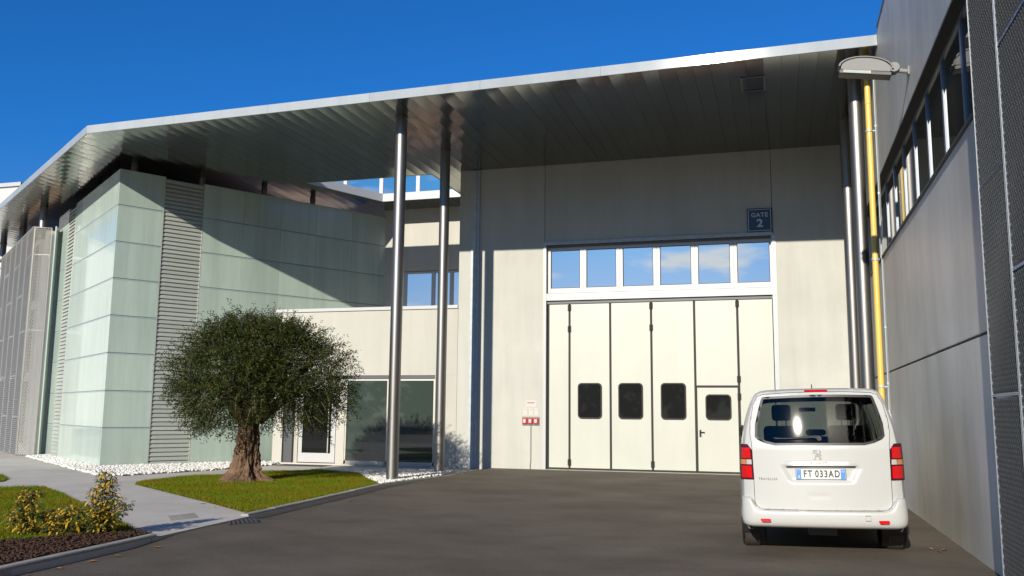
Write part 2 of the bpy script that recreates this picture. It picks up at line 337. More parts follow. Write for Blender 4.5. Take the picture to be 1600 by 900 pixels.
def sheet(name, poly, z, m, zf=None, kind='structure', label=None):
    n = len(poly); v, e, f, *_ = delaunay_2d_cdt([Vector(p) for p in poly], [(i, (i + 1) % n) for i in range(n)], [], 0, 1e-6)
    f = [t for t in f if inside(poly, np.array([sum(v[i].x for i in t) / 3]), np.array([sum(v[i].y for i in t) / 3]))[0]]
    mb = MB(); mb.add([(p.x, p.y, zf(p.x, p.y) if zf else z) for p in v], f)
    o = mb.build(name, m, kind=kind, recalc=False)
    bm = bmesh.new(); bm.from_mesh(o.data); bmesh.ops.triangulate(bm, faces=bm.faces[:])
    for f in bm.faces:
        if f.normal.z < 0: f.normal_flip()
    bm.to_mesh(o.data); bm.free(); return tag(o, label=label)
def inside(poly, x, y):
    r = np.zeros(np.shape(x), bool); j = len(poly) - 1
    for i in range(len(poly)):
        xi, yi = poly[i]; xj, yj = poly[j]
        c = ((yi > y) != (yj > y)) & (x < (xj - xi) * (y - yi) / ((yj - yi) or 1e-9) + xi); r ^= c; j = i
    return r
def scatter(poly, n):
    xs = [p[0] for p in poly]; ys = [p[1] for p in poly]
    x = RNG.uniform(min(xs), max(xs), n); y = RNG.uniform(min(ys), max(ys), n); k = inside(poly, x, y); return x[k], y[k]
def sstep(a, b, x):
    t = min(1, max(0, (x - a) / (b - a))); return t * t * (3 - 2 * t)

# ------------------------------------------------------------------ ground
PZ = -0.045                                                     # level of the paved forecourt on the left
def asphalt_z(x, y):
    w = 1 - sstep(13.0, 24.0, y)
    lip = 0.055 * math.exp(-((y - 11.2) / 1.25) ** 4) * sstep(-5.8, -7.5, x)
    return lip - 0.25 * sstep(-8.25, -9.0, x) * sstep(3, 5, y) - (0.022 * min(3.0, max(0.0, 1.3 - x)) + 0.0075 * min(5.5, max(0.0, -1.7 - x))) * w - 0.012 * sstep(-6.5, -8, x) * sstep(24, 20, y)
def ground_grid():
    xs = [-400, -150, -60, -30, -20] + list(np.arange(-14, 4.1, 0.5)) + [8, 20, 60, 150, 400]
    ys = [-400, -150, -70, -40, -20, -10] + list(np.arange(-5, 26.1, 0.5)) + [40, 80, 200, 400, 900]
    mb = MB(); n = len(xs)
    mb.add([(x, y, asphalt_z(x, y)) for y in ys for x in xs], [(j * n + i, j * n + i + 1, (j + 1) * n + i + 1, (j + 1) * n + i) for j in range(len(ys) - 1) for i in range(n - 1)])
    return mb.build('asphalt_ground', M['asphalt'], smooth='all', kind='structure', recalc=False)
ground_grid()
PATH = [(-7.66, 9.9), (-7.87, 12.5), (-8.1, 15.09), (-8.47, 18.72), (-8.31, 21.82), (-8.17, 23.54), (-8.15, 24.99), (-17, 24.99), (-40, 40), (-60, 30), (-40, 6), (-7.3, 5.0), (-7.5, 8.3)]
o = sheet('concrete_path', PATH, PZ, M['path'])
bm = bmesh.new(); bm.from_mesh(o.data)
ext = bmesh.ops.extrude_face_region(bm, geom=bm.faces[:])
for v in [g for g in ext['geom'] if isinstance(g, bmesh.types.BMVert)]: v.co.z = -0.30
bmesh.ops.recalc_face_normals(bm, faces=bm.faces[:]); bm.to_mesh(o.data); bm.free()
# expansion joints cut across the path, as thin dark fillets
LAWN_C = [(-13.43, 16.68), (-13.84, 17.5), (-13.75, 19.12), (-13.39, 20.04), (-13.06, 21.28), (-12.03, 22.34), (-10.53, 21.61), (-9.43, 19.88), (-8.60, 18.75), (-8.25, 15.2), (-8.03, 12.66), (-9.49, 13.78), (-11.24, 15.07)]
LAWN_N = [(-16.5, 12.6), (-15.3, 14.6), (-14.72, 15.04), (-14.38, 15.18), (-13.14, 14.28), (-10.36, 12.02), (-9.18, 11.11), (-8.16, 10.24), (-8.5, 9.7), (-9.0, 8.9), (-9.3, 8.3), (-10.2, 7.0)]
LAWN_F = [(-19.5, 18.3), (-18.26, 17.82), (-17.08, 16.94), (-16.5, 16.2), (-16.6, 15.6), (-18.5, 14.6), (-22, 16)]
MULCH = [(-8.16, 10.24), (-8.5, 9.7), (-9.0, 8.9), (-9.3, 8.3), (-10.2, 7.0), (-9.0, 5.5), (-7.45, 5.6), (-7.66, 8.3), (-7.79, 10.05)]
PEB1 = [(-24.34, 24.75), (-19.97, 21.49), (-16.08, 18.56), (-15.45, 18.69), (-14.77, 21.36), (-14.59, 24.11), (-14.9, 24.98), (-15.9, 25.3), (-18.33, 21.29), (-24.5, 25.8)]
PEB2 = [(-12.4, 22.0), (-11.85, 22.9), (-10.47, 23.26), (-8.6, 23.6), (-8.36, 21.82), (-8.58, 18.8), (-9.43, 19.9), (-10.53, 21.63), (-12.03, 22.36)]
for nm, pl in (('lawn_soil', LAWN_C), ('lawn_soil', LAWN_N), ('lawn_soil', LAWN_F)): sheet(nm, pl, PZ + 0.012, M['soil'])
sheet('mulch_bed', MULCH, PZ + 0.02, M['mulch'])
sheet('pebble_bed', PEB1, PZ + 0.006, M['pebble_bed']); sheet('pebble_bed', PEB2, PZ + 0.006, M['pebble_bed'])

def grass(poly, dens, z):
    xs = [p[0] for p in poly]; ys = [p[1] for p in poly]; n = int((max(xs) - min(xs)) * (max(ys) - min(ys)) * dens)
    x, y = scatter(poly, n); n = len(x)
    h = RNG.uniform(0.025, 0.065, n) * (1 + 0.35 * np.sin(x * 2.1 + 1) * np.sin(y * 2.6)); w = RNG.uniform(0.003, 0.006, n) * 1.3; a = RNG.uniform(0, 6.283, n)
    lx = RNG.normal(0, 0.018, n); ly = RNG.normal(0, 0.018, n)
    b1 = np.stack([x - np.cos(a) * w, y - np.sin(a) * w, np.full(n, z)], 1); b2 = np.stack([x + np.cos(a) * w, y + np.sin(a) * w, np.full(n, z)], 1)
    t = np.stack([x + lx, y + ly, z + h], 1)
    v = np.stack([b1, b2, t], 1).reshape(-1, 3); f = np.arange(3 * n).reshape(-1, 3)
    o = raw_mesh('lawn_grass', v, f, M['grass'], kind='stuff'); return o
tag(grass(LAWN_C, 3600, PZ + 0.01), 'short green grass around the olive tree', 'grass')
tag(grass(LAWN_N, 3600, PZ + 0.01), 'short green grass behind the yellow leaved shrubs', 'grass')
tag(grass(LAWN_F, 1500, PZ + 0.01), 'far patch of grass at the left edge of the path', 'grass')

def ico_unit():
    bm = bmesh.new(); bmesh.ops.create_icosphere(bm, subdivisions=2, radius=1.0)
    v = np.array([x.co[:] for x in bm.verts]); f = np.array([[l.index for l in fa.verts] for fa in bm.faces]); bm.free(); return v, f
def ico_low():
    bm = bmesh.new(); bmesh.ops.create_icosphere(bm, subdivisions=1, radius=1.0)
    v = np.array([x.co[:] for x in bm.verts]); f = np.array([[l.index for l in fa.verts] for fa in bm.faces]); bm.free(); return v, f
IV, IF = ico_unit(); LV, LF = ico_low()
def pebbles(poly, dens, z, label):
    xs = [p[0] for p in poly]; ys = [p[1] for p in poly]; n = int((max(xs) - min(xs)) * (max(ys) - min(ys)) * dens)
    x, y = scatter(poly, n); n = len(x); V = []; F = []
    for i in range(n):
        s = np.array([random.uniform(.028, .060), random.uniform(.024, .048), random.uniform(.018, .034)])
        a = random.uniform(0, 6.28); c, sn = math.cos(a), math.sin(a)
        p = LV * (1 + RNG.uniform(-.16, .16, (len(LV), 1))) * s
        p = np.stack([p[:, 0] * c - p[:, 1] * sn, p[:, 0] * sn + p[:, 1] * c, p[:, 2]], 1) + [x[i], y[i], z + random.uniform(0.01, 0.05)]
        F.append(LF + i * len(LV)); V.append(p)
    return tag(raw_mesh('white_pebbles', np.concatenate(V), np.concatenate(F), M['pebble'], kind='stuff', smooth=True), label, 'pebbles')
pebbles(PEB1, 330, PZ, 'strip of white pebbles along the foot of the frosted glass')
pebbles(PEB2, 330, PZ, 'white pebbles around the feet of the two left columns')

def chips():
    x, y = scatter(MULCH, 22000); n = len(x); V = []; F = []
    for i in range(min(n, 9000)):
        mb = MB(); a = random.uniform(0, 6.28); t = random.uniform(-.5, .5)
        ax = Vector((math.cos(a), math.sin(a), t)).normalized(); az = Vector((-t * math.cos(a), -t * math.sin(a), 1)).normalized(); ay = az.cross(ax)
        mb.obox((x[i], y[i], PZ + random.uniform(.02, .055)), ax, ay, az, random.uniform(.012, .032), random.uniform(.006, .014), .004)
        V.append(np.array(mb.v)); F.append(np.array(mb.f) + i * 8)
    return tag(raw_mesh('bark_chips', np.concatenate(V), np.concatenate(F), M['mulch'], kind='stuff'), 'reddish brown bark mulch between the kerb and the shrubs', 'mulch')
chips()

# kerbs: one thing per run, each stone a part
def kerb(path, label, w=0.13, ztop=PZ + 0.035, taper=False):
    pts = [Vector((p[0], p[1], 0)) for p in path]; root = thing('kerb', (pts[0].x, pts[0].y, PZ), label, 'kerb', 'kerbs along the asphalt')
    seg = []; 
    for a, b in zip(pts, pts[1:]):
        n = max(1, round((b - a).length / 1.0))
        for i in range(n): seg.append((a.lerp(b, i / n), a.lerp(b, (i + 1) / n)))
    for i, (a, b) in enumerate(seg):
        d = (b - a).normalized(); s = Vector((-d.y, d.x, 0)); a = a + d * 0.004; b = b - d * 0.004
        zt = ztop + random.uniform(-.003, .003)
        if taper:
            zt -= 0.045 * sstep(len(seg) * 0.55, len(seg), i)
        mb = MB(); pr = [(0, -0.4), (0, zt - 0.012), (0.012, zt), (w - 0.02, zt), (w, zt - 0.01), (w, -0.4)]
        mb.prism(pr, lambda o_, z_: a + s * o_ + Vector((0, 0, z_)), lambda o_, z_: b + s * o_ + Vector((0, 0, z_)))
        mb.build('kerb_stone', M['kerb'], root)
kerb([(-7.05, 2.0), (-7.3, 5.2), (-7.44, 7.36), (-7.54, 8.6), (-7.67, 10.01)], 'pale kerb in front of the bark mulch bed')
kerb([(-7.88, 12.41), (-8.11, 15.09), (-8.49, 18.72), (-8.32, 21.82), (-8.17, 23.54)], 'pale kerb in front of the olive tree lawn running to the columns', taper=True)
# drain grate in the asphalt and inspection cover in the path
def patch_thing(name, poly, z, m, label, cat, slots=0):
    c = Vector((sum(p[0] for p in poly) / 4, sum(p[1] for p in poly) / 4, z)); root = thing(name, c, label, cat)
    P = [Vector((p[0], p[1], 0)) for p in poly]
    mb = MB(); mb.add([(p.x, p.y, z - 0.02) for p in P] + [(p.x, p.y, z + 0.004) for p in P], [(0, 1, 2, 3), (4, 5, 6, 7)] + [(i, (i + 1) % 4, 4 + (i + 1) % 4, 4 + i) for i in range(4)])
    mb.build('cover_frame', m, root)
    if slots:
        for i in range(slots):
            t0 = (i + 0.3) / slots; t1 = (i + 0.75) / slots; q = []
            for t in (t0, t1): q += [P[0].lerp(P[1], t), P[3].lerp(P[2], t)]
            mb = MB(); mb.prism([(0, 0), (1, 0), (1, 1), (0, 1)], lambda u_, v_: (q[0].lerp(q[1], .1 + .8 * u_)).lerp(q[2].lerp(q[3], .1 + .8 * u_), v_) + Vector((0, 0, z + .004)),
                                lambda u_, v_: (q[0].lerp(q[1], .1 + .8 * u_)).lerp(q[2].lerp(q[3], .1 + .8 * u_), v_) + Vector((0, 0, z + .016)))
            mb.build('grate_bar', M['frame_lead'], root)
dz = asphalt_z(-7.6, 11.7)
patch_thing('drain_grate', [(-7.92, 11.9), (-7.72, 12.35), (-7.36, 11.9), (-7.56, 11.4)], dz, M['joint'], 'dark drain grate in the asphalt beside the path', 'drain', 7)
patch_thing('inspection_cover', [(-9.0, 11.97), (-8.91, 12.49), (-8.47, 12.0), (-8.59, 11.51)], PZ, M['kerb'], 'square concrete inspection cover set into the path', 'cover')

# ------------------------------------------------------------------ concrete hall with the gate
YF = 25.0
hall = thing('concrete_hall', (-3.3, YF, 0), 'cream concrete hall facade under the metal canopy, pierced by the tall gate', 'building')
GX0, GX1, GZ = -6.45, -0.06, 6.47
def hpanel(x0, x1, z0, z1):
    MB().box(x0, x1, YF, YF + 0.30, z0, z1).build('concrete_panel', M['concrete'], hall, bevel=0.008)
hpanel(-9.10, GX0 - 0.006, -0.25, 8.83); hpanel(GX1 + 0.006, 2.05, -0.25, 8.83)
hpanel(GX0 + 0.006, GX1 - 0.006, GZ + 0.012, 8.83)
MB().box(-9.08, 2.05, YF + 0.02, YF + 0.28, -0.2, 8.80).add([], []) if 0 else None
MB().box(GX0 - 0.012, GX0 + 0.012, YF + 0.05, YF + 0.25, GZ, 8.80).build('panel_joint', M['joint'], hall)
MB().box(GX1 - 0.012, GX1 + 0.012, YF + 0.05, YF + 0.25, GZ, 8.80).build('panel_joint', M['joint'], hall)
MB().box(-8.72, -8.46, YF - 0.035, YF - 0.001, -0.2, 8.80).build('joint_flashing', M['galv'], hall, bevel=0.006)
MB().box(-8.64, -8.55, YF - 0.055, YF - 0.036, -0.2, 8.80).build('flashing_rib', M['galv'], hall, bevel=0.006)
MB().box(-9.10, -8.95, YF + 0.31, 29.3, -0.2, 8.80).build('side_wall', M['render_white'], hall)
# threshold in front of the gate
MB().box(GX0, GX1, YF - 0.10, YF + 0.28, -0.2, 0.012).build('threshold', M['kerb'], hall)

gate = thing('folding_gate', (-3.25, YF, 0), 'tall cream folding gate with dark portholes, wicket door and a row of windows above', 'gate')
# steel angle round the opening
mb = MB(); mb.box(GX0 - 0.035, GX0 + 0.05, YF - 0.03, YF - 0.004, 0.0, GZ); mb.build('jamb_angle', M['gate_frame'], gate)
mb = MB(); mb.box(GX1 - 0.02, GX1 + 0.075, YF - 0.03, YF - 0.004, 0.0, GZ); mb.build('jamb_angle', M['gate_frame'], gate)
MB().box(GX0 + 0.003, GX0 + 0.05, YF - 0.002, YF + 0.25, 0.0, GZ).build('jamb_reveal', M['galv'], gate)
MB().box(GX1 - 0.05, GX1 - 0.003, YF - 0.002, YF + 0.25, 0.0, GZ).build('jamb_reveal', M['galv'], gate)
MB().box(GX0 - 0.02, GX1 + 0.0, YF - 0.06, YF - 0.003, GZ - 0.05, GZ + 0.045).build('lintel_flashing', M['galv'], gate, bevel=0.005)
MB().box(GX0 + 0.05, GX1 - 0.05, YF + 0.24, YF + 0.29, 4.6, GZ - 0.0).build('gate_backing', M['dark'], gate)
MB().box(GX0 + 0.05, GX1 - 0.05, YF - 0.001, YF + 0.23, GZ - 0.10, GZ - 0.055).build('head_reveal', M['frame_lead'], gate)
# transom windows
TW = [(-6.352, -5.49), (-5.30, -4.408), (-4.234, -3.387), (-3.156, -2.335), (-2.103, -1.239), (-1.039, -0.203)]
TW = [(-6.30 + i * 1.056, -6.30 + i * 1.056 + 0.865) for i in range(6)]
for i, (a, b) in enumerate(TW):
    x0 = a - 0.095; x1 = b + 0.095
    z0, z1 = 5.02, 6.37; g0, g1 = 5.165, 6.275
    fr = MB(); yf, yb = YF + 0.13, YF + 0.22
    fr.box(x0, a, yf, yb, z0, z1); fr.box(b, x1, yf, yb, z0, z1); fr.box(a, b, yf, yb, z0, g0); fr.box(a, b, yf, yb, g1, z1)
    fo = fr.build('transom_window', M['gate_frame'], gate, bevel=0.006)
    pn = MB(); pn.box(a - 0.004, b + 0.004, yf + 0.035, yf + 0.05, g0 - 0.004, g1 + 0.004); pn.build('pane', M['sky_glass'], fo)
    be = MB()
    for (p, q, r_, s_) in ((a, a + .014, g0, g1), (b - .014, b, g0, g1), (a + .014, b - .014, g0, g0 + .014), (a + .014, b - .014, g1 - .014, g1)): be.box(p, q, yf + 0.012, yf + 0.034, r_, s_)
    be.build('gasket', M['gate_seal'], fo)
    for xs in (a + 0.06, b - 0.06): MB().box(xs - .012, xs + .012, yf - 0.006, yf + 0.001, 5.075, 5.10).build('drain_cap', M['frame_grey'], fo)
MB().box(GX0 + 0.05, GX1 - 0.05, YF + 0.14, YF + 0.235, 5.0, 5.019).build('sill_strip', M['gate_frame'], gate)
MB().box(GX0 - 0.01, GX1 - 0.0, YF - 0.015, YF + 0.23, 4.79, 4.998).build('transom_bar', M['gate_frame'], gate, bevel=0.008)
MB().box(GX0 + 0.05, GX1 - 0.05, YF + 0.06, YF + 0.235, 4.70, 4.785).build('top_track', M['frame_lead'], gate)
# folding panels
PX = [-6.36, -5.734, -4.554, -3.396, -2.207, -1.050, -0.10]
def porthole(parent, x0, x1, z0, z1, y):
    def rr(x0, x1, z0, z1, r, n=5):
        p = []
        for cx, cz, a0 in ((x1 - r, z1 - r, 0), (x0 + r, z1 - r, 90), (x0 + r, z0 + r, 180), (x1 - r, z0 + r, 270)):
            for k in range(n + 1): t = rad(a0 + 90 * k / n); p.append((cx + r * math.cos(t), cz + r * math.sin(t)))
        return p
    o_ = rr(x0, x1, z0, z1, 0.11); i_ = rr(x0 + .035, x1 - .035, z0 + .035, z1 - .035, 0.085); n = len(o_)
    mb = MB(); mb.add([(x, y - .03, z) for x, z in o_] + [(x, y - .03, z) for x, z in i_] + [(x, y + .01, z) for x, z in o_] + [(x, y + .01, z) for x, z in i_],
                      [(k, (k + 1) % n, n + (k + 1) % n, n + k) for k in range(n)] + [(k, 2 * n + k, 2 * n + (k + 1) % n, (k + 1) % n) for k in range(n)] + [(n + k, n + (k + 1) % n, 3 * n + (k + 1) % n, 3 * n + k) for k in range(n)])
    w = mb.build('porthole_frame', M['gate_seal'], parent)
    g = MB(); g.add([(x, y - .004, z) for x, z in i_], [tuple(range(n))]); g.build('porthole_pane', M['dark_glass'], parent, recalc=False)
def hinge(parent, x, z, y):
    mb = MB(); mb.box(x - .05, x - .004, y - .022, y - .002, z - .085, z + .085); mb.box(x + .004, x + .05, y - .022, y - .002, z - .085, z + .085)
    mb.tube([(x, y - .03, z - .095), (x, y - .03, z + .095)], 0.016, 8)
    mb.build('hinge', M['gate_seal'], parent)
YP = YF + 0.10
ZT, ZB = 4.70, 0.06
for i in range(6):
    a, b = PX[i] + 0.030, PX[i + 1] - 0.030
    if i == 4:
        zs = 2.33
        p = MB().box(a, b, YP, YP + 0.06, zs + 0.03, ZT).build('door_panel', M['gate_panel'], gate, bevel=0.006)
        wk = MB().box(a + .01, b - .01, YP, YP + 0.06, ZB, zs - 0.03).build('wicket_door', M['gate_panel'], gate, bevel=0.006)
        porthole(wk, -1.95, -1.265, 1.43, 2.12, YP)
        h = MB(); h.box(-2.125, -2.075, YP - .012, YP - .001, 0.97, 1.16); h.tube([(-2.10, YP - .01, 1.10), (-2.10, YP - .06, 1.10), (-1.98, YP - .06, 1.10)], 0.011, 8); h.build('handle', M['gate_seal'], wk)
        MB().box(a - .02, b + .02, YP + .01, YP + .05, zs - 0.03, zs + 0.03).build('panel_seal', M['gate_seal'], gate)
    else:
        p = MB().box(a, b, YP, YP + 0.06, ZB, ZT).build('door_panel', M['gate_panel'], gate, bevel=0.006)
    if i in (1, 2, 3):
        x0 = {1: -5.49, 2: -4.335, 3: -3.155}[i]; porthole(p, x0, x0 + .69, 1.43, 2.43, YP)
    if i == 0:
        for z in (4.58, 3.97, 0.21): hinge(p, PX[1], z, YP)
    if i == 2:
        for z in (4.58, 3.97, 0.21): hinge(p, PX[3], z, YP)
    if i == 4:
        for z in (4.58, 2.53): hinge(p, PX[5], z, YP)
        hinge(wk, PX[5], 2.06, YP)
for x in PX[1:-1]: MB().box(x - .030, x + .030, YP + .012, YP + .05, ZB, ZT + .04).build('panel_seal', M['gate_seal'], gate)
MB().box(PX[0], PX[-1], YP + .008, YP + .055, 0.014, ZB - .002).build('floor_seal', M['gate_seal'], gate)
MB().box(GX0 + .05, PX[0] + 0.018, YP + .012, YP + .05, 0.014, ZT).build('edge_seal', M['gate_seal'], gate)
MB().box(PX[-1] - 0.018, GX1 - .05, YP + .012, YP + .05, 0.014, ZT).build('edge_seal', M['gate_seal'], gate)
MB().box(GX0 + 0.05, GX1 - 0.05, YF + 0.236, YF + 0.285, 0.0, 4.6).build('gate_backing', M['dark'], gate)

# gate sign
sg = thing('gate_sign', (-0.39, YF, 6.84), 'small navy square sign reading GATE 2 above the gate windows', 'sign')
MB().box(-0.72, -0.06, YF - 0.045, YF - 0.008, 6.52, 7.18).build('sign_board', M['sign_navy'], sg, bevel=0.012)
e = MB(); y0, y1 = YF - 0.049, YF - 0.0455
for (a, b, c, d) in ((-.69, -.675, 6.55, 7.15), (-.105, -.09, 6.55, 7.15), (-.675, -.105, 7.135, 7.15), (-.675, -.105, 6.55, 6.565)): e.box(a, b, y0, y1, c, d)
e.build('sign_border', M['sign_white'], sg)
text_mb('GATE', 0.165, (-0.39, YF - 0.047, 6.99), (1, 0, 0), (0, 0, 1), bold=0.004, spacing=1.12).build('lettering', M['sign_white'], sg, recalc=False)
text_mb('2', 0.30, (-0.385, YF - 0.047, 6.755), (1, 0, 0), (0, 0, 1), bold=0.010, sx=1.08).build('lettering', M['sign_white'], sg, recalc=False)

# alarm call points
al = thing('call_point_station', (-6.84, YF, 1.35), 'row of three red call points with paper notices on the wall left of the gate', 'alarm')
MB().box(-7.09, -6.585, YF - 0.03, YF - 0.003, 1.225, 1.47).build('backplate', M['lamp_grey'], al, bevel=0.004)
for k in range(3):
    x = -7.005 + k * 0.165
    c = MB().box(x - .07, x + .07, YF - 0.085, YF - 0.031, 1.265, 1.435).build('call_point', M['red'], al, bevel=0.012)
    MB().box(x - .04, x + .03, YF - 0.092, YF - 0.0855, 1.30, 1.40).build('press_plate', M['paper'], c, bevel=0.004)
    nt = MB().box(x - .055, x + .06, YF - 0.008, YF - 0.004, 1.50, 1.72).build('notice', M['paper'], al)
    b_ = MB(); 
    for t in range(9):
        a0, a1 = rad(-45 + t * 30), rad(-45 + t * 30 + 22); 
        b_.add([(x + .03 * math.cos(a0), YF - .0095, 1.665 + .03 * math.sin(a0)), (x + .03 * math.cos(a1), YF - .0095, 1.665 + .03 * math.sin(a1)), (x + .02 * math.cos(a1), YF - .0095, 1.665 + .02 * math.sin(a1)), (x + .02 * math.cos(a0), YF - .0095, 1.665 + .02 * math.sin(a0))], [(0, 1, 2, 3)])
    b_.build('pictogram', M['pink'], nt, recalc=False)
nt = MB().box(-6.99, -6.67, YF - 0.008, YF - 0.004, 1.745, 1.93).build('notice', M['paper'], al)
MB().box(-6.95, -6.73, YF - 0.0105, YF - 0.009, 1.845, 1.885).build('print_line', M['pink'], nt)
MB().tube([(-6.835, YF - 0.02, 1.225), (-6.835, YF - 0.02, 0.22), (-6.85, YF - 0.022, 0.12), (-6.845, YF - 0.02, -0.02)], 0.013, 8).build('conduit', M['lamp_grey'], al, smooth=True)

# ------------------------------------------------------------------ entrance block and upper wall behind it
ent = thing('entrance_block', (-12.1, YF, 0), 'low white entrance block with glass door and two large dark windows', 'building')
RW = M['render_white']
def wl_(x0, x1, z0, z1, y0=YF - 0.0, y1=YF + 0.30, m=RW, name='wall_panel'): return MB().box(x0, x1, y0, y1, z0, z1).build(name, m, ent)
wl_(-15.15, -14.82, -0.2, 2.66); wl_(-9.79, -9.105, -0.2, 2.66); wl_(-15.15, -9.105, 2.662, 4.64)
wl_(-15.20, -9.105, 4.642, 4.74, YF - 0.05, YF + 0.34, M['gate_frame'], 'coping')
MB().box(-15.15, -14.85, YF + 0.302, 27.2, -0.2, 4.6).build('wall_panel', RW, ent)
MB().box(-14.84, -9.11, YF + 0.302, 29.25, 4.2, 4.45).build('terrace_roof', M['path'], ent)
MB().box(-14.84, -9.80, YF + 0.16, YF + 3.2, -0.1, -0.02).build('entrance_floor', M['path'], ent)
MB().box(-14.82, -9.79, YF + 0.002, YF + 0.16, -0.2, 0.0).build('door_step', M['path'], ent)
MB().box(-14.84, -9.80, YF + 3.2, YF + 3.3, -0.1, 4.2).build('inner_wall', M['dark'], ent)
MB().box(-14.82, -9.79, YF + 0.02, YF + 0.30, 2.56, 2.66).build('head_reveal', M['frame_lead'], ent)
CH = M['champagne']
yd0, yd1 = YF + 0.16, YF + 0.22
# door: frame, leaf, glass and pull bar
dr = MB(); dr.box(-14.50, -14.37, yd0, yd1, 0.0, 2.56); dr.box(-13.07, -12.93, yd0, yd1, 0.0, 2.56); dr.box(-14.37, -13.07, yd0, yd1, 2.40, 2.56)
MB().box(-14.80, -14.51, YF + 0.06, YF + 0.24, 0.0, 2.56).build('side_panel', M['frame_lead'], ent)
door = dr.build('door_frame', CH, ent)
lf = MB(); lf.box(-14.35, -14.22, yd0 + .005, yd1 - .01, 0.02, 2.38); lf.box(-13.24, -13.09, yd0 + .005, yd1 - .01, 0.02, 2.38); lf.box(-14.22, -13.24, yd0 + .005, yd1 - .01, 0.02, 0.30); lf.box(-14.22, -13.24, yd0 + .005, yd1 - .01, 2.26, 2.38)
lf.build('door_leaf', M['gate_frame'], door)
MB().box(-14.225, -13.235, yd0 + .02, yd0 + .032, 0.295, 2.265).build('door_pane', M['dark_glass'], door)
MB().tube([(-13.30, yd0 - .06, 0.32), (-13.30, yd0 - .06, 2.1)], 0.018, 10).build('pull_bar', M['gate_frame'], door, smooth=True)
MB().box(-12.925, -12.73, YF + .05, YF + .14, 0.0, 2.56).build('frame_post', CH, ent)
for k, (a, b) in enumerate(((-12.72, -11.30), (-11.22, -9.80))):
    w = MB(); w.box(a, a + .05, YF + .05, YF + .12, 0.10, 2.56); w.box(b - .05, b, YF + .05, YF + .12, 0.10, 2.56); w.box(a + .05, b - .05, YF + .05, YF + .12, 0.0, 0.10); w.box(a + .05, b - .05, YF + .05, YF + .12, 2.50, 2.56)
    wo = w.build('entrance_window', CH, ent); MB().box(a + .045, b - .045, YF + .08, YF + .09, 0.095, 2.505).build('pane', M['green_glass'], wo)
MB().box(-11.295, -11.225, YF + .03, YF + .13, 0.0, 2.56).build('frame_post', M['gate_frame'], ent)
dm = thing('door_mat', (-13.7, 24.2, PZ), 'dark door mat on the paving in front of the glass door', 'mat')
MB().box(-14.5, -12.95, 24.1, 24.75, PZ + .001, PZ + .014).build('mat_body', M['van_inner'], dm)
# upper wall
YU = 29.35
upw = thing('upper_storey', (-11.5, YU, 4.4), 'recessed upper storey with ribbon windows behind the entrance terrace and under the roof opening', 'building')
def uw(x0, x1, z0, z1, m=RW, nm='wall_panel'): return MB().box(x0, x1, YU, YU + 0.3, z0, z1).build(nm, m, upw)
uw(-13.6, -13.12, 4.46, 9.0); uw(-10.62, -9.105, 4.46, 9.0); uw(-13.118, -10.622, 6.56, 9.0); uw(-13.118, -10.622, 4.46, 5.1)
MB().box(-13.115, -10.625, YU + .16, YU + .3, 5.1, 6.56).build('window_back', M['dark'], upw)
def ribbon(z0, z1, xs, y, parent, fm, gm):
    for a, b in zip(xs, xs[1:]):
        w = MB(); t = 0.07; w.box(a, a + t, y, y + .07, z0, z1); w.box(b - t, b, y, y + .07, z0, z1); w.box(a + t, b - t, y, y + .07, z0, z0 + t); w.box(a + t, b - t, y, y + .07, z1 - t, z1)
        wo = w.build('window', fm, parent); MB().box(a + t - .004, b - t + .004, y + .03, y + .04, z0 + t - .004, z1 - t + .004).build('pane', gm, wo)
ribbon(5.1, 6.54, [-13.11, -12.75, -11.67, -10.98, -10.64], YU + .08, upw, M['gate_frame'], M['sky_glass'])
# clerestory above the roof
MB().box(-17.5, -9.0, YU + .35, YU + .6, 9.0, 11.6).build('clerestory_wall', M['plaster_white'], upw)
ribbon(9.45, 11.3, [-17.3, -15.35, -13.88, -12.42, -10.96, -9.5], YU + .24, upw, M['gate_frame'], M['sky_glass'])
MB().box(-17.5, -9.0, YU + .0, YU + .7, 11.6, 11.9).build('clerestory_roof', M['plaster_white'], upw)

# ------------------------------------------------------------------ canopy
SZ, TZ = 8.82, 9.02
can = thing('canopy_roof', (-6, 21, SZ), 'broad brushed aluminium canopy roof with plank soffit over the gate and the glass wing', 'canopy')
def front_y(x):
    if x >= -17.42: return 18.85 + (x + 17.42) * (18.18 - 18.85) / (2.045 + 17.42)
    return 18.85 + (-17.42 - x) * (25.6 - 18.85) / (27.3 - 17.42)
def pieces(x):
    """y-intervals of soffit at x"""
    f = front_y(x) + 0.012
    if x > -9.1: return [(f, 24.985)]
    if x > -10.08: return [(f, 29.345)]
    if x > -13.06: return [(f, 25.05), (28.0, 29.345)]
    gy = 21.306 + (x + 18.37) * 1.664                # plan line of the frosted glass
    if x > -14.34:
        t = (x + 14.34) / 1.28; return [(f, 25.10 + 0.0 * t), (25.10 + 2.9 * t, 30.6)]
    if x > -17.6: return [(f, gy + 2.2)]
    return [(f, 33.0)]
XE = [-33.0, -17.6, -17.42, -14.34, -13.06, -10.08, -9.1, 2.035]
pitch_ = 0.36; x = 2.035 - pitch_
edges = [2.035]
while edges[-1] > -33.0: edges.append(edges[-1] - pitch_)
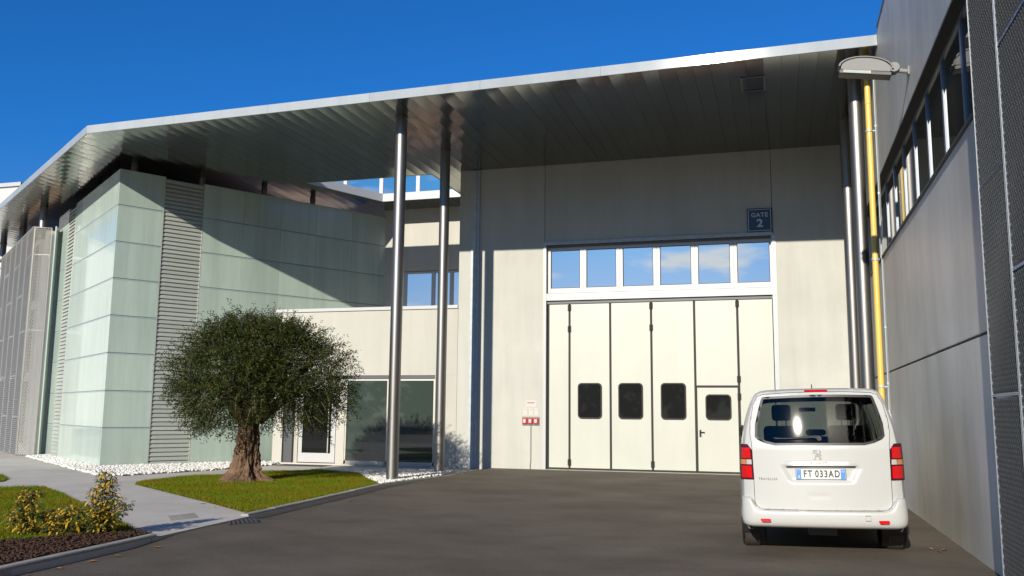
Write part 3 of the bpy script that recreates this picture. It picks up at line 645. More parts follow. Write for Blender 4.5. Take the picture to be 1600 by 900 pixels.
for a, b in zip(edges[1:], edges):
    cuts = [a] + [c for c in sorted(XE) if a + .02 < c < b - .02] + [b]
    mb = MB(); tilt = random.uniform(-.002, .002); bow = random.uniform(.0022, .0042); dz_ = random.uniform(-.0015, .0015)
    for p, q in zip(cuts, cuts[1:]):
        e = 1e-4; p_ = p + (0.0025 if p == a else 0); q_ = q - (0.0025 if q == b else 0)
        A_, B_ = pieces(p + e + .005), pieces(q - e - .005)
        for (f0, b0), (f1, b1) in zip(A_, B_):
            if b0 - f0 < .05 or b1 - f1 < .05: continue
            zA = SZ + dz_ - tilt; zB = SZ + dz_ + tilt
            # pan shape: flat face with a small turned-up lip on either side
            N_ = 6; vs = []
            for k in range(N_ + 1):
                u = k / N_; gx = p_ + (q_ - p_) * u; w_ = (gx - a) / (b - a); zz = zA + (zB - zA) * w_ + bow * 4 * w_ * (1 - w_)
                vs += [(gx, f0 + (f1 - f0) * u, zz), (gx, b0 + (b1 - b0) * u, zz)]
            vs = [(p_, f0, SZ + .03), (p_, b0, SZ + .03)] + vs + [(q_, f1, SZ + .03), (q_, b1, SZ + .03)]
            n_ = len(vs) // 2; mb.add(vs, [(2 * k, 2 * k + 1, 2 * k + 3, 2 * k + 2) for k in range(n_ - 1)])
    mb.build('soffit_plank', M['alu_soffit'], can, smooth=True, recalc=False)
# deck above the planks
dk = MB()
for a, b in zip(XE, XE[1:]):
    for (f0, b0), (f1, b1) in zip(pieces(a + .001), pieces(b - .001)):
        f0 += .02; f1 += .02
        dk.add([(a, f0, SZ + .06), (b, f1, SZ + .06), (b, b1, SZ + .06), (a, b0, SZ + .06), (a, f0, TZ - .01), (b, f1, TZ - .01), (b, b1, TZ - .01), (a, b0, TZ - .01)],
               [(0, 3, 2, 1), (4, 5, 6, 7), (0, 1, 5, 4), (1, 2, 6, 5), (2, 3, 7, 6), (3, 0, 4, 7)])
dk.build('roof_deck', M['galv'], can)
def fascia(a, b, n, m, z0=SZ - .012, z1=TZ, th=.02, name='fascia_sheet', outward=None):
    a, b = Vector((*a, 0)), Vector((*b, 0)); d = (b - a).normalized(); s = Vector((d.y, -d.x, 0))
    for i in range(n):
        p = a.lerp(b, i / n) + d * .002; q = a.lerp(b, (i + 1) / n) - d * .002; j = random.uniform(0, .003)
        # face sheet leaning very slightly, with a drip fold at the bottom and a cap fold on top
        prof = [(0.0, z0), (.004, z0 - .004), (.03, z0 - .004), (.03, z0), (th, z0 + .006), (th, z1 - .01), (.10, z1 - .006), (.10, z1), (0.0, z1)]
        mb = MB(); mb.prism(prof, lambda o_, z_: p - s * (o_ - .0 + j) + Vector((0, 0, z_)), lambda o_, z_: q - s * (o_ + j) + Vector((0, 0, z_)))
        mb.build(name, m, can)
fascia((-17.42, 18.85), (2.045, 18.18), 7, M['alu_fascia'])
fascia((-33.0, 18.85 + 15.58 * .6832), (-17.42, 18.85), 6, M['alu_fascia'])
# rims of the roof opening
mb = MB(); mb.box(-14.34, -10.08, 25.052, 25.08, SZ - .005, 9.10); mb.build('opening_rim', M['gate_frame'], can)
mb = MB(); mb.box(-10.08, -10.05, 25.082, 27.97, SZ - .005, 9.10); mb.build('opening_rim', M['gate_frame'], can)
mb = MB(); mb.box(-13.06, -10.02, 27.972, 28.0, SZ - .005, 9.09); mb.build('opening_rim', M['gate_frame'], can)
mb = MB(); p, q = Vector((-14.34, 25.10, 0)), Vector((-13.07, 27.98, 0)); d = (q - p).normalized(); s = Vector((d.y, -d.x, 0))
mb.prism([(0, SZ - .005), (.03, SZ - .005), (.03, 9.09), (0, 9.09)], lambda o_, z_: p + s * o_ + Vector((0, 0, z_)), lambda o_, z_: q + s * o_ + Vector((0, 0, z_))); mb.build('opening_rim', M['gate_frame'], can)
# dark frame added on the soffit, standing in for a reflection
MB().box(-9.1, 2.03, 24.99, 25.35, SZ + .032, SZ + .058).build('roof_closure', M['joint'], can)
hm = MB()
for (a, b, c, d) in ((-.62, -.58, 19.3, 20.2), (-.14, -.10, 19.3, 20.2), (-.58, -.14, 19.3, 19.34), (-.58, -.14, 20.16, 20.2)): hm.box(a, b, c, d, SZ - .012, SZ - .004)
hm.build('soffit_reflection_frame', M['frame_lead'], can)

# columns
def column(x, y, z0, z1, r, label, group='tubular steel columns carrying the canopy', cap=True):
    root = thing('steel_column', (x, y, z0), label, 'column', group)
    MB().tube([(x, y, z0), (x, y, z1)], r, 32).build('shaft', M['steel'], root, smooth=True)
    MB().tube([(x, y, z0 - .02), (x, y, z0 + .012)], r * 1.25, 24).build('base_plate', M['steel'], root, smooth=True)
    MB().tube([(x, y, z1 - .015), (x, y, z1 + .004)], r * 1.15, 24).build('head_plate', M['steel'], root, smooth=True)
column(-8.81, 19.86, PZ, SZ - .006, .142, 'front column left of the gate, standing in white pebbles, flecked with tree shadow')
column(-8.78, 22.85, PZ, SZ - .006, .138, 'rear column left of the gate, standing in white pebbles')
column(1.735, 19.86, 0, SZ - .006, .142, 'front column beside the yellow pipe, right of the gate')
column(1.74, 22.85, 0, SZ - .006, .138, 'rear column right of the gate, close behind the front one')

# ------------------------------------------------------------------ frosted glass wing
A = Vector((0.515, 0.857, 0)); B = Vector((-0.806, 0.592, 0)); GC = Vector((-18.37, 21.306, 0))
nA = Vector((A.y, -A.x, 0)); nB = Vector((-B.y, B.x, 0)) * -1
nB = Vector((B.y * -1, B.x, 0)) if False else Vector((-0.592, -0.806, 0))
gw = thing('glass_wing', (GC.x, GC.y, PZ), 'corner wing clad in pale green frosted glass panels with louvre strips', 'building')
ZR = [-0.06, 1.055, 2.10, 3.18, 4.26, 5.34, 6.42, 7.505, 8.585]
def gpanel(d, n, s0, s1, z0, z1, name='glass_panel', m=None, th=.03, out=.0, bev=.004):
    mb = MB(); p0 = GC + d * s0 + n * out; p1 = GC + d * s1 + n * out
    mb.prism([(0, z0), (0, z1), (th, z1), (th, z0)], lambda o_, z_: p0 - n * o_ + Vector((0, 0, z_)), lambda o_, z_: p1 - n * o_ + Vector((0, 0, z_)))
    return mb.build(name, m or M['frosted'], gw, bevel=bev)
g = .009
FX = [2.585, 3.91, 5.235, 6.56, 7.99, 9.42]
for z0, z1 in zip(ZR, ZR[1:]):
    gpanel(A, nA, 0.004, 1.335, z0 + g, z1 - g)
    for a, b in zip(FX, FX[1:]): gpanel(A, nA, a + .003, b - .003, z0 + g, z1 - g)
    gpanel(B, nB, 0.004, 5.74, z0 + g, z1 - g)
    gpanel(B, nB, 6.90, 8.62, z0 + g, z1 - g)
# dark carcass behind the panels, flat roof
cw = MB()
P = [GC - nA * .06 - nB * .06 + A * .0, GC + A * 9.45 - nA * .06, GC + A * 9.45 - nA * 9.0, GC + B * 9.3 + A * 5, GC + B * 9.3 - nB * .06]
cw.prism([(i, 0) for i in range(5)], lambda i, _: P[i] + Vector((0, 0, -.1)), lambda i, _: P[i] + Vector((0, 0, 8.20))); cw.build('carcass_wall', M['joint'], gw)
cw = MB(); cw.prism([(i, 0) for i in range(5)], lambda i, _: P[i] + Vector((0, 0, 8.205)), lambda i, _: P[i] + Vector((0, 0, 8.25))); cw.build('flat_roof', M['brown_roof'], gw)
# joint rails
rl = MB()
for z in ZR[1:-1]:
    for d, n, a, b in ((A, nA, 0, 1.335), (A, nA, 2.585, 9.42), (B, nB, 0, 5.74), (B, nB, 6.9, 8.62)):
        p0, p1 = GC + d * a - n * .012, GC + d * b - n * .012
        rl.prism([(0, z - g), (0, z + g), (.02, z + g), (.02, z - g)], lambda o_, z_: p0 - n * o_ + Vector((0, 0, z_)), lambda o_, z_: p1 - n * o_ + Vector((0, 0, z_)))
rl.build('joint_rail', M['frame_grey'], gw)
cr = MB()
for z in ZR[1:]:
    for d, n, a, b in ((A, nA, 0.004, 1.335), (A, nA, 2.585, 9.42), (B, nB, 0.004, 5.74), (B, nB, 6.9, 8.62)):
        p0, p1 = GC + d * a + n * .004, GC + d * b + n * .004
        cr.prism([(0, z - .040), (0, z - .012), (.003, z - .012), (.003, z - .040)], lambda o_, z_: p0 - n * o_ + Vector((0, 0, z_)), lambda o_, z_: p1 - n * o_ + Vector((0, 0, z_)))
cr.build('glazing_rail', M['glaze_rail'], gw)
for s in (1.338, 2.56):
    gpanel(A, nA, s, s + .022, -.05, 8.58, 'louvre_edge_trim', M['champagne'], .10, .004)
for s in (5.745, 6.865): gpanel(B, nB, s, s + .03, -.05, 8.58, 'louvre_edge_trim', M['champagne'], .10, .004)
for d, n, a, b in ((A, nA, 1.362, 2.556), (B, nB, 5.78, 6.862)):
    lv = gpanel(d, n, a, b, -.05, 8.50, 'louvre_strip', M['joint'], .01, -.10, 0)
    N = 68; hgt = 8.56 / N
    p0, p1 = GC + d * a, GC + d * b
    base = None
    for k in range(N):
        z = -.03 + k * hgt
        if base is None:
            mb = MB(); prof = [(0.0, 0.0), (.006, -.004), (.052, hgt * .93), (.047, hgt * .97), (.018, hgt * .60)]
            mb.prism(prof, lambda o_, z_: p0 - n * (o_ + .005) + Vector((0, 0, z_ + z)), lambda o_, z_: p1 - n * (o_ + .005) + Vector((0, 0, z_ + z)))
            base = mb.build('louvre_slat', M['louvre'], lv); zb = z
        else:
            c = base.copy(); COL.objects.link(c); c.parent = lv; c.location = (0, 0, z - zb)
# slim posts between the glass wing roof and the soffit
for s, back in ((0.55, .45), (2.62, .35), (4.75, .35), (6.6, .4)):
    p = GC + A * s - nA * back; column(p.x, p.y, 8.25, SZ - .006, .09, 'short dark post between the glass wing roof and the soffit', 'short posts above the glass wing')
for s in (2.4, 4.6):
    p = GC + B * s - nB * .45; column(p.x, p.y, 8.25, SZ - .006, .09, 'short dark post between the glass wing roof and the soffit', 'short posts above the glass wing')

# ------------------------------------------------------------------ expanded metal
def expanded(p0, d, n, width, z0, z1, cw_, ch, strand, depth, name, m, parent):
    """zigzag strands of expanded metal: every strand a folded ribbon whose upper edge leans outwards"""
    nc = max(2, int(width / cw_)); nr = int((z1 - z0) / ch); d = np.array(d); n = np.array(n); p0 = np.array(p0)
    K = 2 * nc + 1; u = np.linspace(0, width, K); V = []; F = []
    base = np.arange(K - 1)
    for r in range(nr):
        ph = r % 2; zig = np.where((np.arange(K) + ph) % 2 == 0, 0.0, 1.0)
        zc = z0 + r * ch + zig * ch * 0.98
        lo = p0 + d * u[:, None] + n * (0.0 if depth > 0 else -depth); lo[:, 2] = zc
        hi = p0 + d * u[:, None] + n * max(0.0, depth); hi[:, 2] = zc + strand
        b = len(V) * 2 * K; V.append(np.concatenate([lo, hi])); F.append(np.stack([b + base, b + base + 1, b + K + base + 1, b + K + base], 1))
    o = raw_mesh(name, np.concatenate(V), np.concatenate(F), m, parent=parent, kind='stuff')
    return o
def screen(px, d, n, width, z0, z1, joints, label, group, cell, m, fm, depth=.022, strand=.016, ft=.02):
    px = Vector(px); d = Vector(d); n = Vector(n); root = thing('mesh_screen', (px.x, px.y, z0), label, 'screen', group)
    zs = [z0] + [j for j in joints if z0 < j < z1] + [z1]
    for a, b in zip(zs, zs[1:]):
        expanded(px + d * ft, d, n, width - 2 * ft, a + ft, b - ft, cell[0], cell[1], strand, depth, 'mesh_panel', m, root)
        for zz in (a, b - ft):
            mb = MB(); mb.obox(px + d * width / 2 + n * .01 + Vector((0, 0, zz + ft / 2)), d, n, (0, 0, 1), width / 2 - .003, .016, ft / 2 - .001); mb.build('rail', fm, root)
    for s in (ft / 2, width - ft / 2):
        mb = MB(); mb.obox(px + d * s + n * .012 + Vector((0, 0, (z0 + z1) / 2)), d, n, (0, 0, 1), ft / 2 - .002, .02, (z1 - z0) / 2 - .003); mb.build('stile', fm, root)

# right hand hall
XR = 2.05
sh = thing('side_hall', (XR, 18, 0), 'grey concrete side hall along the right with a recessed ribbon of dark windows', 'building')
CG = M['concrete_grey']
def sp(y0, y1, z0, z1, nm='concrete_panel', m=CG, x0=XR, x1=XR + .35): return MB().box(x0, x1, y0, y1, z0, z1).build(nm, m, sh, bevel=.006)
ZS, ZH, ZP = 4.69, 6.36, 9.12
sp(-4, 24.99, -.3, 2.405); sp(-4, 24.99, 2.435, ZS); sp(-4, 24.99, ZH, ZP)
MB().box(XR + .05, XR + .3, -4, 24.95, 2.40, 2.44).build('panel_joint', M['joint'], sh)
MB().box(XR - .02, XR + .4, -4, 18.1, ZP + .002, ZP + .04).build('parapet_flashing', M['frame_grey'], sh)
sp(22.75, 24.99, ZS + .001, ZH - .001)
sp(-4, 10.0, ZS + .001, ZH - .001)
MB().box(XR + .30, XR + .34, 10.0, 22.75, ZS + .001, ZH - .001).build('window_back', M['dark'], sh)
MB().box(XR - .035, XR + .149, 10.0, 22.75, ZS + .002, ZS + .03).build('window_sill', M['frame_lead'], sh)
MB().box(XR + .002, XR + .149, 10.0, 22.75, ZH - .03, ZH - .002).build('window_head', M['joint'], sh)
yw = [10.02 + 1.332 * k for k in range(10)]
yw = [y for y in yw if y < 22.0] + [22.74]
for a, b in zip(yw, yw[1:]):
    w = MB(); t = .05; x0, x1 = XR + .15, XR + .22; z0, z1 = ZS + .03, ZH - .03
    w.box(x0, x1, a, a + t, z0, z1); w.box(x0, x1, b - t, b, z0, z1); w.box(x0, x1, a + t, b - t, z0, z0 + t); w.box(x0, x1, a + t, b - t, z1 - t, z1)
    wo = w.build('window', M['frame_grey'], sh)
    MB().box(x0 + .022, x0 + .03, a + t - .003, b - t + .003, z0 + t - .003, z1 - t + .003).build('pane', M['brown_glass'], wo)
# mesh screens on the right wall
for k, (y, js) in enumerate(((9.50, (1.76, 3.77, 5.78, 7.8)), (8.44, (.80, 2.80, 4.80, 6.8)), (7.38, (1.76, 3.77, 5.78)))):
    lab = ['dark expanded metal screen at the far end of the row, next to the bare concrete', 'second dark expanded metal screen on the right wall, one nearer than the last', 'dark expanded metal screen at the right edge of the photo', 'dark expanded metal screen at the right edge of the photo'][k]
    screen((XR - .10, y, 0), (0, -1, 0), (-1, 0, 0), 1.04, 0.08, 9.0, js, lab, 'expanded metal screens on the right wall', (.06, .045), M['mesh_dark'], M['frame_grey'], depth=.026, strand=.022, ft=.014)
MB().box(XR - .07, XR - .002, 5.2, 9.42, .3, .36).build('screen_rail', M['frame_lead'], sh)
# street lamp on the wall
LY = 14.33
lp = thing('wall_lamp', (XR, LY, 6.8), 'grey half-disc floodlight on a bracket high on the side wall', 'lamp')
MB().box(XR - .03, XR - .001, LY - .05, LY + .05, 6.74, 6.87).build('wall_plate', M['lamp_grey'], lp, bevel=.006)
MB().tube([(XR - .03, LY, 6.80), (XR - .24, LY, 6.84)], .035, 12).build('arm', M['lamp_grey'], lp, smooth=True)
MB().tube([(1.83, LY - .09, 6.86), (1.83, LY + .09, 6.86)], .075, 20).build('knuckle', M['lamp_grey'], lp, smooth=True)
dl = Vector((-1, 0, .155)).normalized(); ul = Vector((.155, 0, 1)).normalized(); ol = Vector((1.77, LY, 6.78))
def lpt(s, h, w): return ol + dl * s + ul * h + Vector((0, w, 0))
mb = MB(); n = 14; prof = [(.0, .0)] + [(.36 - .36 * math.cos(math.pi * k / n), .050 + .155 * math.sin(math.pi * k / n)) for k in range(n + 1)] + [(.72, .0)]
mb.prism(prof, lambda s_, h_: lpt(s_, h_, -.11), lambda s_, h_: lpt(s_, h_, .11)); mb.build('housing', M['lamp_grey'], lp, bevel=.01)
mb = MB(); pr2 = [(.36 - .40 * math.cos(math.pi * k / n), .050 + .178 * math.sin(math.pi * k / n)) for k in range(n + 1)] + [(.36 - .375 * math.cos(math.pi * k / n), .050 + .162 * math.sin(math.pi * k / n)) for k in range(n, -1, -1)]
mb.prism(pr2, lambda s_, h_: lpt(s_, h_, -.125), lambda s_, h_: lpt(s_, h_, .125)); mb.build('cover_shell', M['frame_lead'], lp)
mb = MB(); mb.prism([(-.02, -.062), (.74, -.062), (.74, -.001), (-.02, -.001)], lambda s_, h_: lpt(s_, h_, -.115), lambda s_, h_: lpt(s_, h_, .115)); mb.build('lower_tray', M['van_black'], lp, bevel=.008)
mb = MB(); mb.prism([(.28, -.052), (.68, -.052), (.68, -.006), (.28, -.006)], lambda s_, h_: lpt(s_, h_, -.125), lambda s_, h_: lpt(s_, h_, -.1155)); mb.build('lamp_window', M['lamp_glass'], lp)
# yellow gas pipe, its clamps, conduit and box
yp = thing('gas_pipe', (1.95, 19.35, 1.6), 'yellow gas pipe rising up the side wall beside the columns', 'pipe')
MB().tube([(1.94, 19.35, 1.6), (1.94, 19.35, 8.80)], .060, 20).build('pipe_run', M['yellow'], yp, smooth=True)
for z in (2.15, 4.72, 7.42):
    mb = MB(); mb.tube([(1.94, 19.35, z - .02), (1.94, 19.35, z + .02)], .074, 20); mb.box(1.95, XR - .001, 19.33, 19.37, z - .012, z + .012); mb.build('clamp', M['galv'], yp, smooth=True)
mb = MB(); mb.tube([(1.94, 19.35, 8.0), (1.94, 19.35, 8.012)], .070, 20); mb.build('weld', M['yellow'], yp, smooth=True)
cd = thing('wall_conduit', (2.03, 18.95, 1.6), 'thin galvanised conduit running up the wall next to the yellow pipe', 'conduit')
MB().tube([(2.025, 18.95, 1.65), (2.025, 18.95, 8.9)], .014, 8).build('tube_run', M['galv'], cd, smooth=True)
MB().tube([(2.032, 18.78, 1.65), (2.032, 18.78, 8.9)], .009, 8).build('cable_run', M['lamp_grey'], cd, smooth=True)
for z in (2.2, 3.3, 4.7, 6.0, 7.4): MB().box(2.005, XR - .001, 18.93, 18.97, z - .02, z + .02).build('saddle', M['galv'], cd)
mbx = thing('meter_box', (1.95, 19.15, 1.2), 'white metal box on the wall at the foot of the yellow pipe', 'box')
MB().box(1.76, XR - .001, 18.85, 19.55, .95, 1.68).build('cabinet', M['gate_frame'], mbx, bevel=.01)
MB().box(1.81, 2.02, 18.838, 18.849, 1.0, 1.63).build('cabinet_door', M['gate_frame'], mbx, bevel=.004)

# ------------------------------------------------------------------ far left: mesh clad box, columns, white building
Q1 = Vector((-25.3, 25.3, 0)); Q2 = Vector((-24.8, 25.58, 0)); dL = Vector((-.795, .607, 0)); nL = Vector((-.607, -.795, 0))
dR = (Q2 - Q1).normalized(); nR = Vector((dR.y, -dR.x, 0))
bx = thing('screened_wing', (Q1.x, Q1.y, PZ), 'wing at the far left with tall windows behind a light metal mesh', 'building')
mb = MB(); P = [Q1 - nL * .35 - nR * .1, Q1 - nL * .35 + dL * 12, Q1 - nL * 4 + dL * 12, Q1 - nL * 4 - nR * .1]
mb.prism([(i, 0) for i in range(4)], lambda i, _: P[i] + Vector((0, 0, -.1)), lambda i, _: P[i] + Vector((0, 0, 7.9))); mb.build('wall', M['plaster_white'], bx)
for k in range(9):
    p = Q1 - nL * .345 + dL * (.75 + 1.3 * k)
    for z0, z1 in ((.3, 2.6), (2.8, 5.2), (5.4, 7.6)):
        mb = MB(); mb.obox(p + dL * .4 + nL * .02 + Vector((0, 0, (z0 + z1) / 2)), dL, nL, (0, 0, 1), .40, .03, (z1 - z0) / 2); w = mb.build('window', M['champagne'], bx)
        mb = MB(); mb.obox(p + dL * .4 + nL * .055 + Vector((0, 0, (z0 + z1) / 2)), dL, nL, (0, 0, 1), .34, .004, (z1 - z0) / 2 - .06); mb.build('pane', M['brown_glass'], w)
mb = MB(); mb.obox(Q2 + dR * .12 - nR * .2 + Vector((0, 0, 4)), dR, nR, (0, 0, 1), .02, .22, 4.05); mb.build('glass_fin', M['frosted'], bx)
for k in range(6):
    lab = 'light metal mesh screen in front of the tall windows of the far left wing'
    screen(Q1 + dL * (.02 + 1.42 * k), dL, nL, 1.40, -.02, 7.98, ((2.75, 5.7) if k % 2 else (1.3, 4.3, 7.0)), ['light metal mesh screen next to the corner of the far left wing', 'second light mesh screen from the corner of the far left wing', 'third light mesh screen from the corner of the far left wing', 'fourth light mesh screen from the corner of the far left wing', 'fifth light mesh screen from the corner, near the left edge of the photo', 'light mesh screen cut by the left edge of the photo', 'light mesh screen cut by the left edge of the photo'][k], 'mesh screens on the far left wing', (.10, .070), M['mesh_light'], M['mesh_light'], -.022, .050, .022)
screen(Q2, -dR, nR, .56, -.02, 7.98, (1.3, 4.3, 7.0), 'narrow light metal mesh screen on the short return of the far left wing', 'mesh screens on the far left wing', (.07, .06), M['mesh_light'], M['mesh_light'], -.02, .040, .012)
mb = MB(); mb.obox(Q1 + dL * 5 - nL * .15 + Vector((0, 0, 8.0)), dL, nL, (0, 0, 1), 5.0, .2, .012); mb.build('mesh_cap', M['champagne'], bx)
for k, s_ in enumerate((.45, 5.4, 9.6)):
    p = Q1 + dL * s_ - nL * (.3 if k < 2 else .1); column(p.x, p.y, 7.7, SZ - .006, .13, ['right hand one of the tubular posts rising behind the mesh wing', 'middle one of the tubular posts rising behind the mesh wing', 'left hand one of the tubular posts rising behind the mesh wing'][k], 'tubular posts above the mesh wing')
mb = MB(); P = [Q1 - nL * .36 - nR * .1, Q1 - nL * .36 + dL * 12, Q1 - nL * 3.9 + dL * 12, Q1 - nL * 3.9 - nR * .1]
mb.prism([(i, 0) for i in range(4)], lambda i, _: P[i] + Vector((0, 0, 7.905)), lambda i, _: P[i] + Vector((0, 0, 7.94))); mb.build('flat_roof', M['brown_roof'], bx)
wb = thing('white_building', (-55, 45, 0), 'plain white building showing above the canopy edge at the far left', 'building')
MB().box(-80, -46.5, 45.0, 60, 0, 15.75).build('wall', M['plaster_white'], wb); MB().box(-80.1, -46.3, 44.85, 60.1, 15.752, 16.0).build('coping', M['gate_frame'], wb)

# ------------------------------------------------------------------ olive tree
TB = Vector((-11.66, 18.28, PZ))
ol_t = thing('olive_tree', TB, 'old olive tree with a gnarled flared trunk and dense rounded crown on the lawn', 'tree')
def trunk():
    nr, ns = 150, 150; V = []; F = []
    for i in range(nr):
        t = i / (nr - 1); z = PZ - .03 + 1.95 * t
        base = .275 + .36 * math.exp(-max(0, z) / .17) + .05 * math.exp(-((z - .85) / .25) ** 2) - .02 * t
        cx = TB.x - .06 * math.sin(t * 3) - .02; cy = TB.y + .05 * math.sin(t * 4)
        for k in range(ns):
            a = 2 * math.pi * k / ns; ca, sa = math.cos(a), math.sin(a)
            root = max(0, math.sin(3 * a + .6 + .8 * t) * .5 + math.sin(5 * a + 2.1) * .4)
            fl = 1 + .10 * math.sin(4 * a + 2.5 * t) + .07 * math.sin(7 * a - 4 * t + 1) + root * .75 * math.exp(-z / .16) * (1 if z > -1 else 1)
            nz_ = noise.fractal(Vector((ca * 1.6, sa * 1.6, z * 1.5)), 1, 2, 4) * .13 + (.5 - abs(noise.noise(Vector((ca * 3.2, sa * 3.2, z * 1.7))))) * .16 + (.5 - abs(noise.noise(Vector((ca * 7, sa * 7, z * 4.2))))) * .17 + (.5 - abs(noise.noise(Vector((ca * 13, sa * 13, z * 8))))) * .07 - .20
            r = base * fl * (1 + nz_ * 2.0) * (.9 if ca > 0 else 1.0); r *= 1.0
            V.append((cx + ca * r, cy + sa * r, z + .05 * root * math.exp(-z / .12)))
    for i in range(nr - 1):
        for k in range(ns): k2 = (k + 1) % ns; F.append((i * ns + k, i * ns + k2, (i + 1) * ns + k2, (i + 1) * ns + k))
    mb = MB(); mb.add(V, F); return mb.build('trunk', M['bark'], ol_t, smooth='all')
trunk()
def crown():
    C = Vector((-11.42, 18.2, 2.42)); limbs = MB(); V = []; F = []; MI = []; cnt = 0
    heads = []
    for k in range(9):
        a = 2 * math.pi * k / 9 + .3; e = random.uniform(.15, 1.1); r = random.uniform(1.0, 1.5)
        s = Vector((TB.x + .18 * math.cos(a), TB.y + .18 * math.sin(a), 1.35)); t = s + Vector((math.cos(a) * r * math.cos(e), math.sin(a) * r * math.cos(e), .35 + r * math.sin(e) * .9))
        mid = s.lerp(t, .5) + Vector((random.uniform(-.15, .15), random.uniform(-.15, .15), random.uniform(0, .25)))
        MB().tube([s, mid, t], [.13, .085, .035], 8).build('limb', M['bark'], ol_t, smooth='all')
    def shape(d):
        # crown radius in direction d: wide, flattish dome, sagging on the right, open under the trunk
        az = math.atan2(d.y, d.x); rx = 2.24 + .22 * math.sin(3 * az + 1) ; rz = 1.50 if d.z > 0 else 2.05
        q = math.sqrt((d.x / rx) ** 2 + (d.y / (rx * .92)) ** 2 + (d.z / rz) ** 2); r = 1 / q
        r *= 1 + .13 * noise.noise(d * 2.3 + Vector((4, 1, 7))) + .09 * noise.noise(d * 5.1)
        if d.x > .3 and d.z > .25: r *= 1 - .16 * (d.x - .3)
        return r
    nshoot = 7200
    for i in range(nshoot):
        z = random.uniform(-.72, 1); a = random.uniform(0, 6.2832); h = math.sqrt(max(0, 1 - z * z)); d = Vector((h * math.cos(a), h * math.sin(a), z))
        if z < -.35 and h < .62 and random.random() < .85: continue
        R = shape(d); f = random.uniform(.55, 1.0) ** .55 if random.random() < .78 else random.uniform(.2, .62)
        tip = C + d * (R * f)
        out = (d + Vector((random.uniform(-.5, .5), random.uniform(-.5, .5), random.uniform(-.05, .75)))).normalized()
        if z < -.2: out = (d + Vector((random.uniform(-.4, .4), random.uniform(-.4, .4), random.uniform(-.9, .1)))).normalized()
        ln = random.uniform(.22, .50); st = tip - out * ln
        if random.random() < .17 and z > .1: ln += .15; tip = tip + out * random.uniform(.1, .26)
        bend = Vector((random.uniform(-.06, .06), random.uniform(-.06, .06), -.05))
        if f > .8 and i % 6 == 0: limbs.tube([st, st.lerp(tip, .5) + bend * .5, tip + bend], [.006, .0045, .002], 3, caps=False)
        nl = random.randint(14, 24)
        for k in range(nl):
            t = (k + random.random()) / nl; p = st.lerp(tip, t) + bend * (t * t)
            ax = out.cross(Vector((random.uniform(-1, 1), random.uniform(-1, 1), random.uniform(-1, 1)))).normalized()
            ld = (out * random.uniform(.0, .7) + ax * random.uniform(.6, 1.0)).normalized(); L_ = random.uniform(.04, .075); w_ = random.uniform(.0075, .0125)
            sd = ld.cross(Vector((random.uniform(-1, 1), random.uniform(-1, 1), random.uniform(-1, 1)))).normalized()
            m_ = p + ld * L_ * .5
            V += [p, m_ + sd * w_, p + ld * L_, m_ - sd * w_]; F.append((cnt, cnt + 1, cnt + 2, cnt + 3)); cnt += 4
            u_ = random.random(); MI.append(0 if u_ < .6 else (1 if u_ < .78 else 2))
    limbs.build('twigs', M['twig'], ol_t, smooth='all', recalc=False, kind='stuff')
    raw_mesh('crown', np.array([tuple(v) for v in V]), np.array(F), [M['leaf_a'], M['leaf_b'], M['leaf_c']], MI, parent=ol_t, kind='stuff')
crown()

# ------------------------------------------------------------------ variegated shrubs
def shrub(name_label, x, y, stems, group='yellow variegated shrubs in the mulch bed'):
    root = thing('variegated_shrub', (x, y, PZ), name_label, 'shrub', group); S = MB(); V = []; F = []; MI = []; c = 0
    for (dx, dy, h, lx, ly, dens, spread) in stems:
        b = Vector((x + dx * .4, y + dy * .4, PZ)); t = Vector((x + dx + lx, y + dy + ly, PZ + h)); m_ = b.lerp(t, .5) + Vector((random.uniform(-.04, .04), random.uniform(-.04, .04), .03))
        S.tube([b, m_, t], [.008, .006, .003], 5, caps=False)
        for k in range(int(dens * h * 1.7)):
            u = .10 + .9 * random.random() ** .9; p = (b.lerp(m_, u * 2) if u < .5 else m_.lerp(t, u * 2 - 1))
            a = random.uniform(0, 6.283); sp_ = spread * (1 - .45 * u) * random.uniform(.15, 1)
            p = p + Vector((math.cos(a) * sp_, math.sin(a) * sp_, random.uniform(-.03, .03)))
            od = Vector((math.cos(a), math.sin(a), random.uniform(-.1, .8))).normalized(); L_ = random.uniform(.055, .10); w_ = L_ * random.uniform(.15, .21)
            sd = od.cross(Vector((0, 0, 1))).normalized(); nn = sd.cross(od)
            dr_ = random.uniform(.15, .5)
            q = [p, p + od * L_ * .35 + nn * .012, p + od * L_ * .75 + nn * .006 - Vector((0, 0, L_ * dr_ * .4)), p + od * L_ - Vector((0, 0, L_ * dr_))]
            V += [q[0], q[1] - sd * w_, q[1], q[1] + sd * w_, q[2] - sd * w_ * .8, q[2], q[2] + sd * w_ * .8, q[3]]
            for f in ((0, 1, 2, 2), (0, 2, 3, 3), (1, 4, 5, 2), (2, 5, 6, 3), (4, 7, 5, 5), (5, 7, 6, 6)): F.append(f)
            yl = random.random() < .50; ge = 0 if yl else 1; gi = 1 if (yl and random.random() < .35) else ge
            MI += [ge, ge, gi if random.random() < .5 else ge, ge, ge, ge]; c += 8
    S.build('stems', M['twig'], root, recalc=False)
    mb = MB(); VV = [tuple(v) for v in V]
    FF = []
    for i, f in enumerate(F):
        b = (i // 6) * 8; g = tuple(b + j for j in f); FF.append(g if g[2] != g[3] else g[:3])
    mb.v = VV; mb.f = FF; mb.m = MI; mb.build('foliage', [M['shrub_yellow'], M['shrub_green']], root, recalc=False)
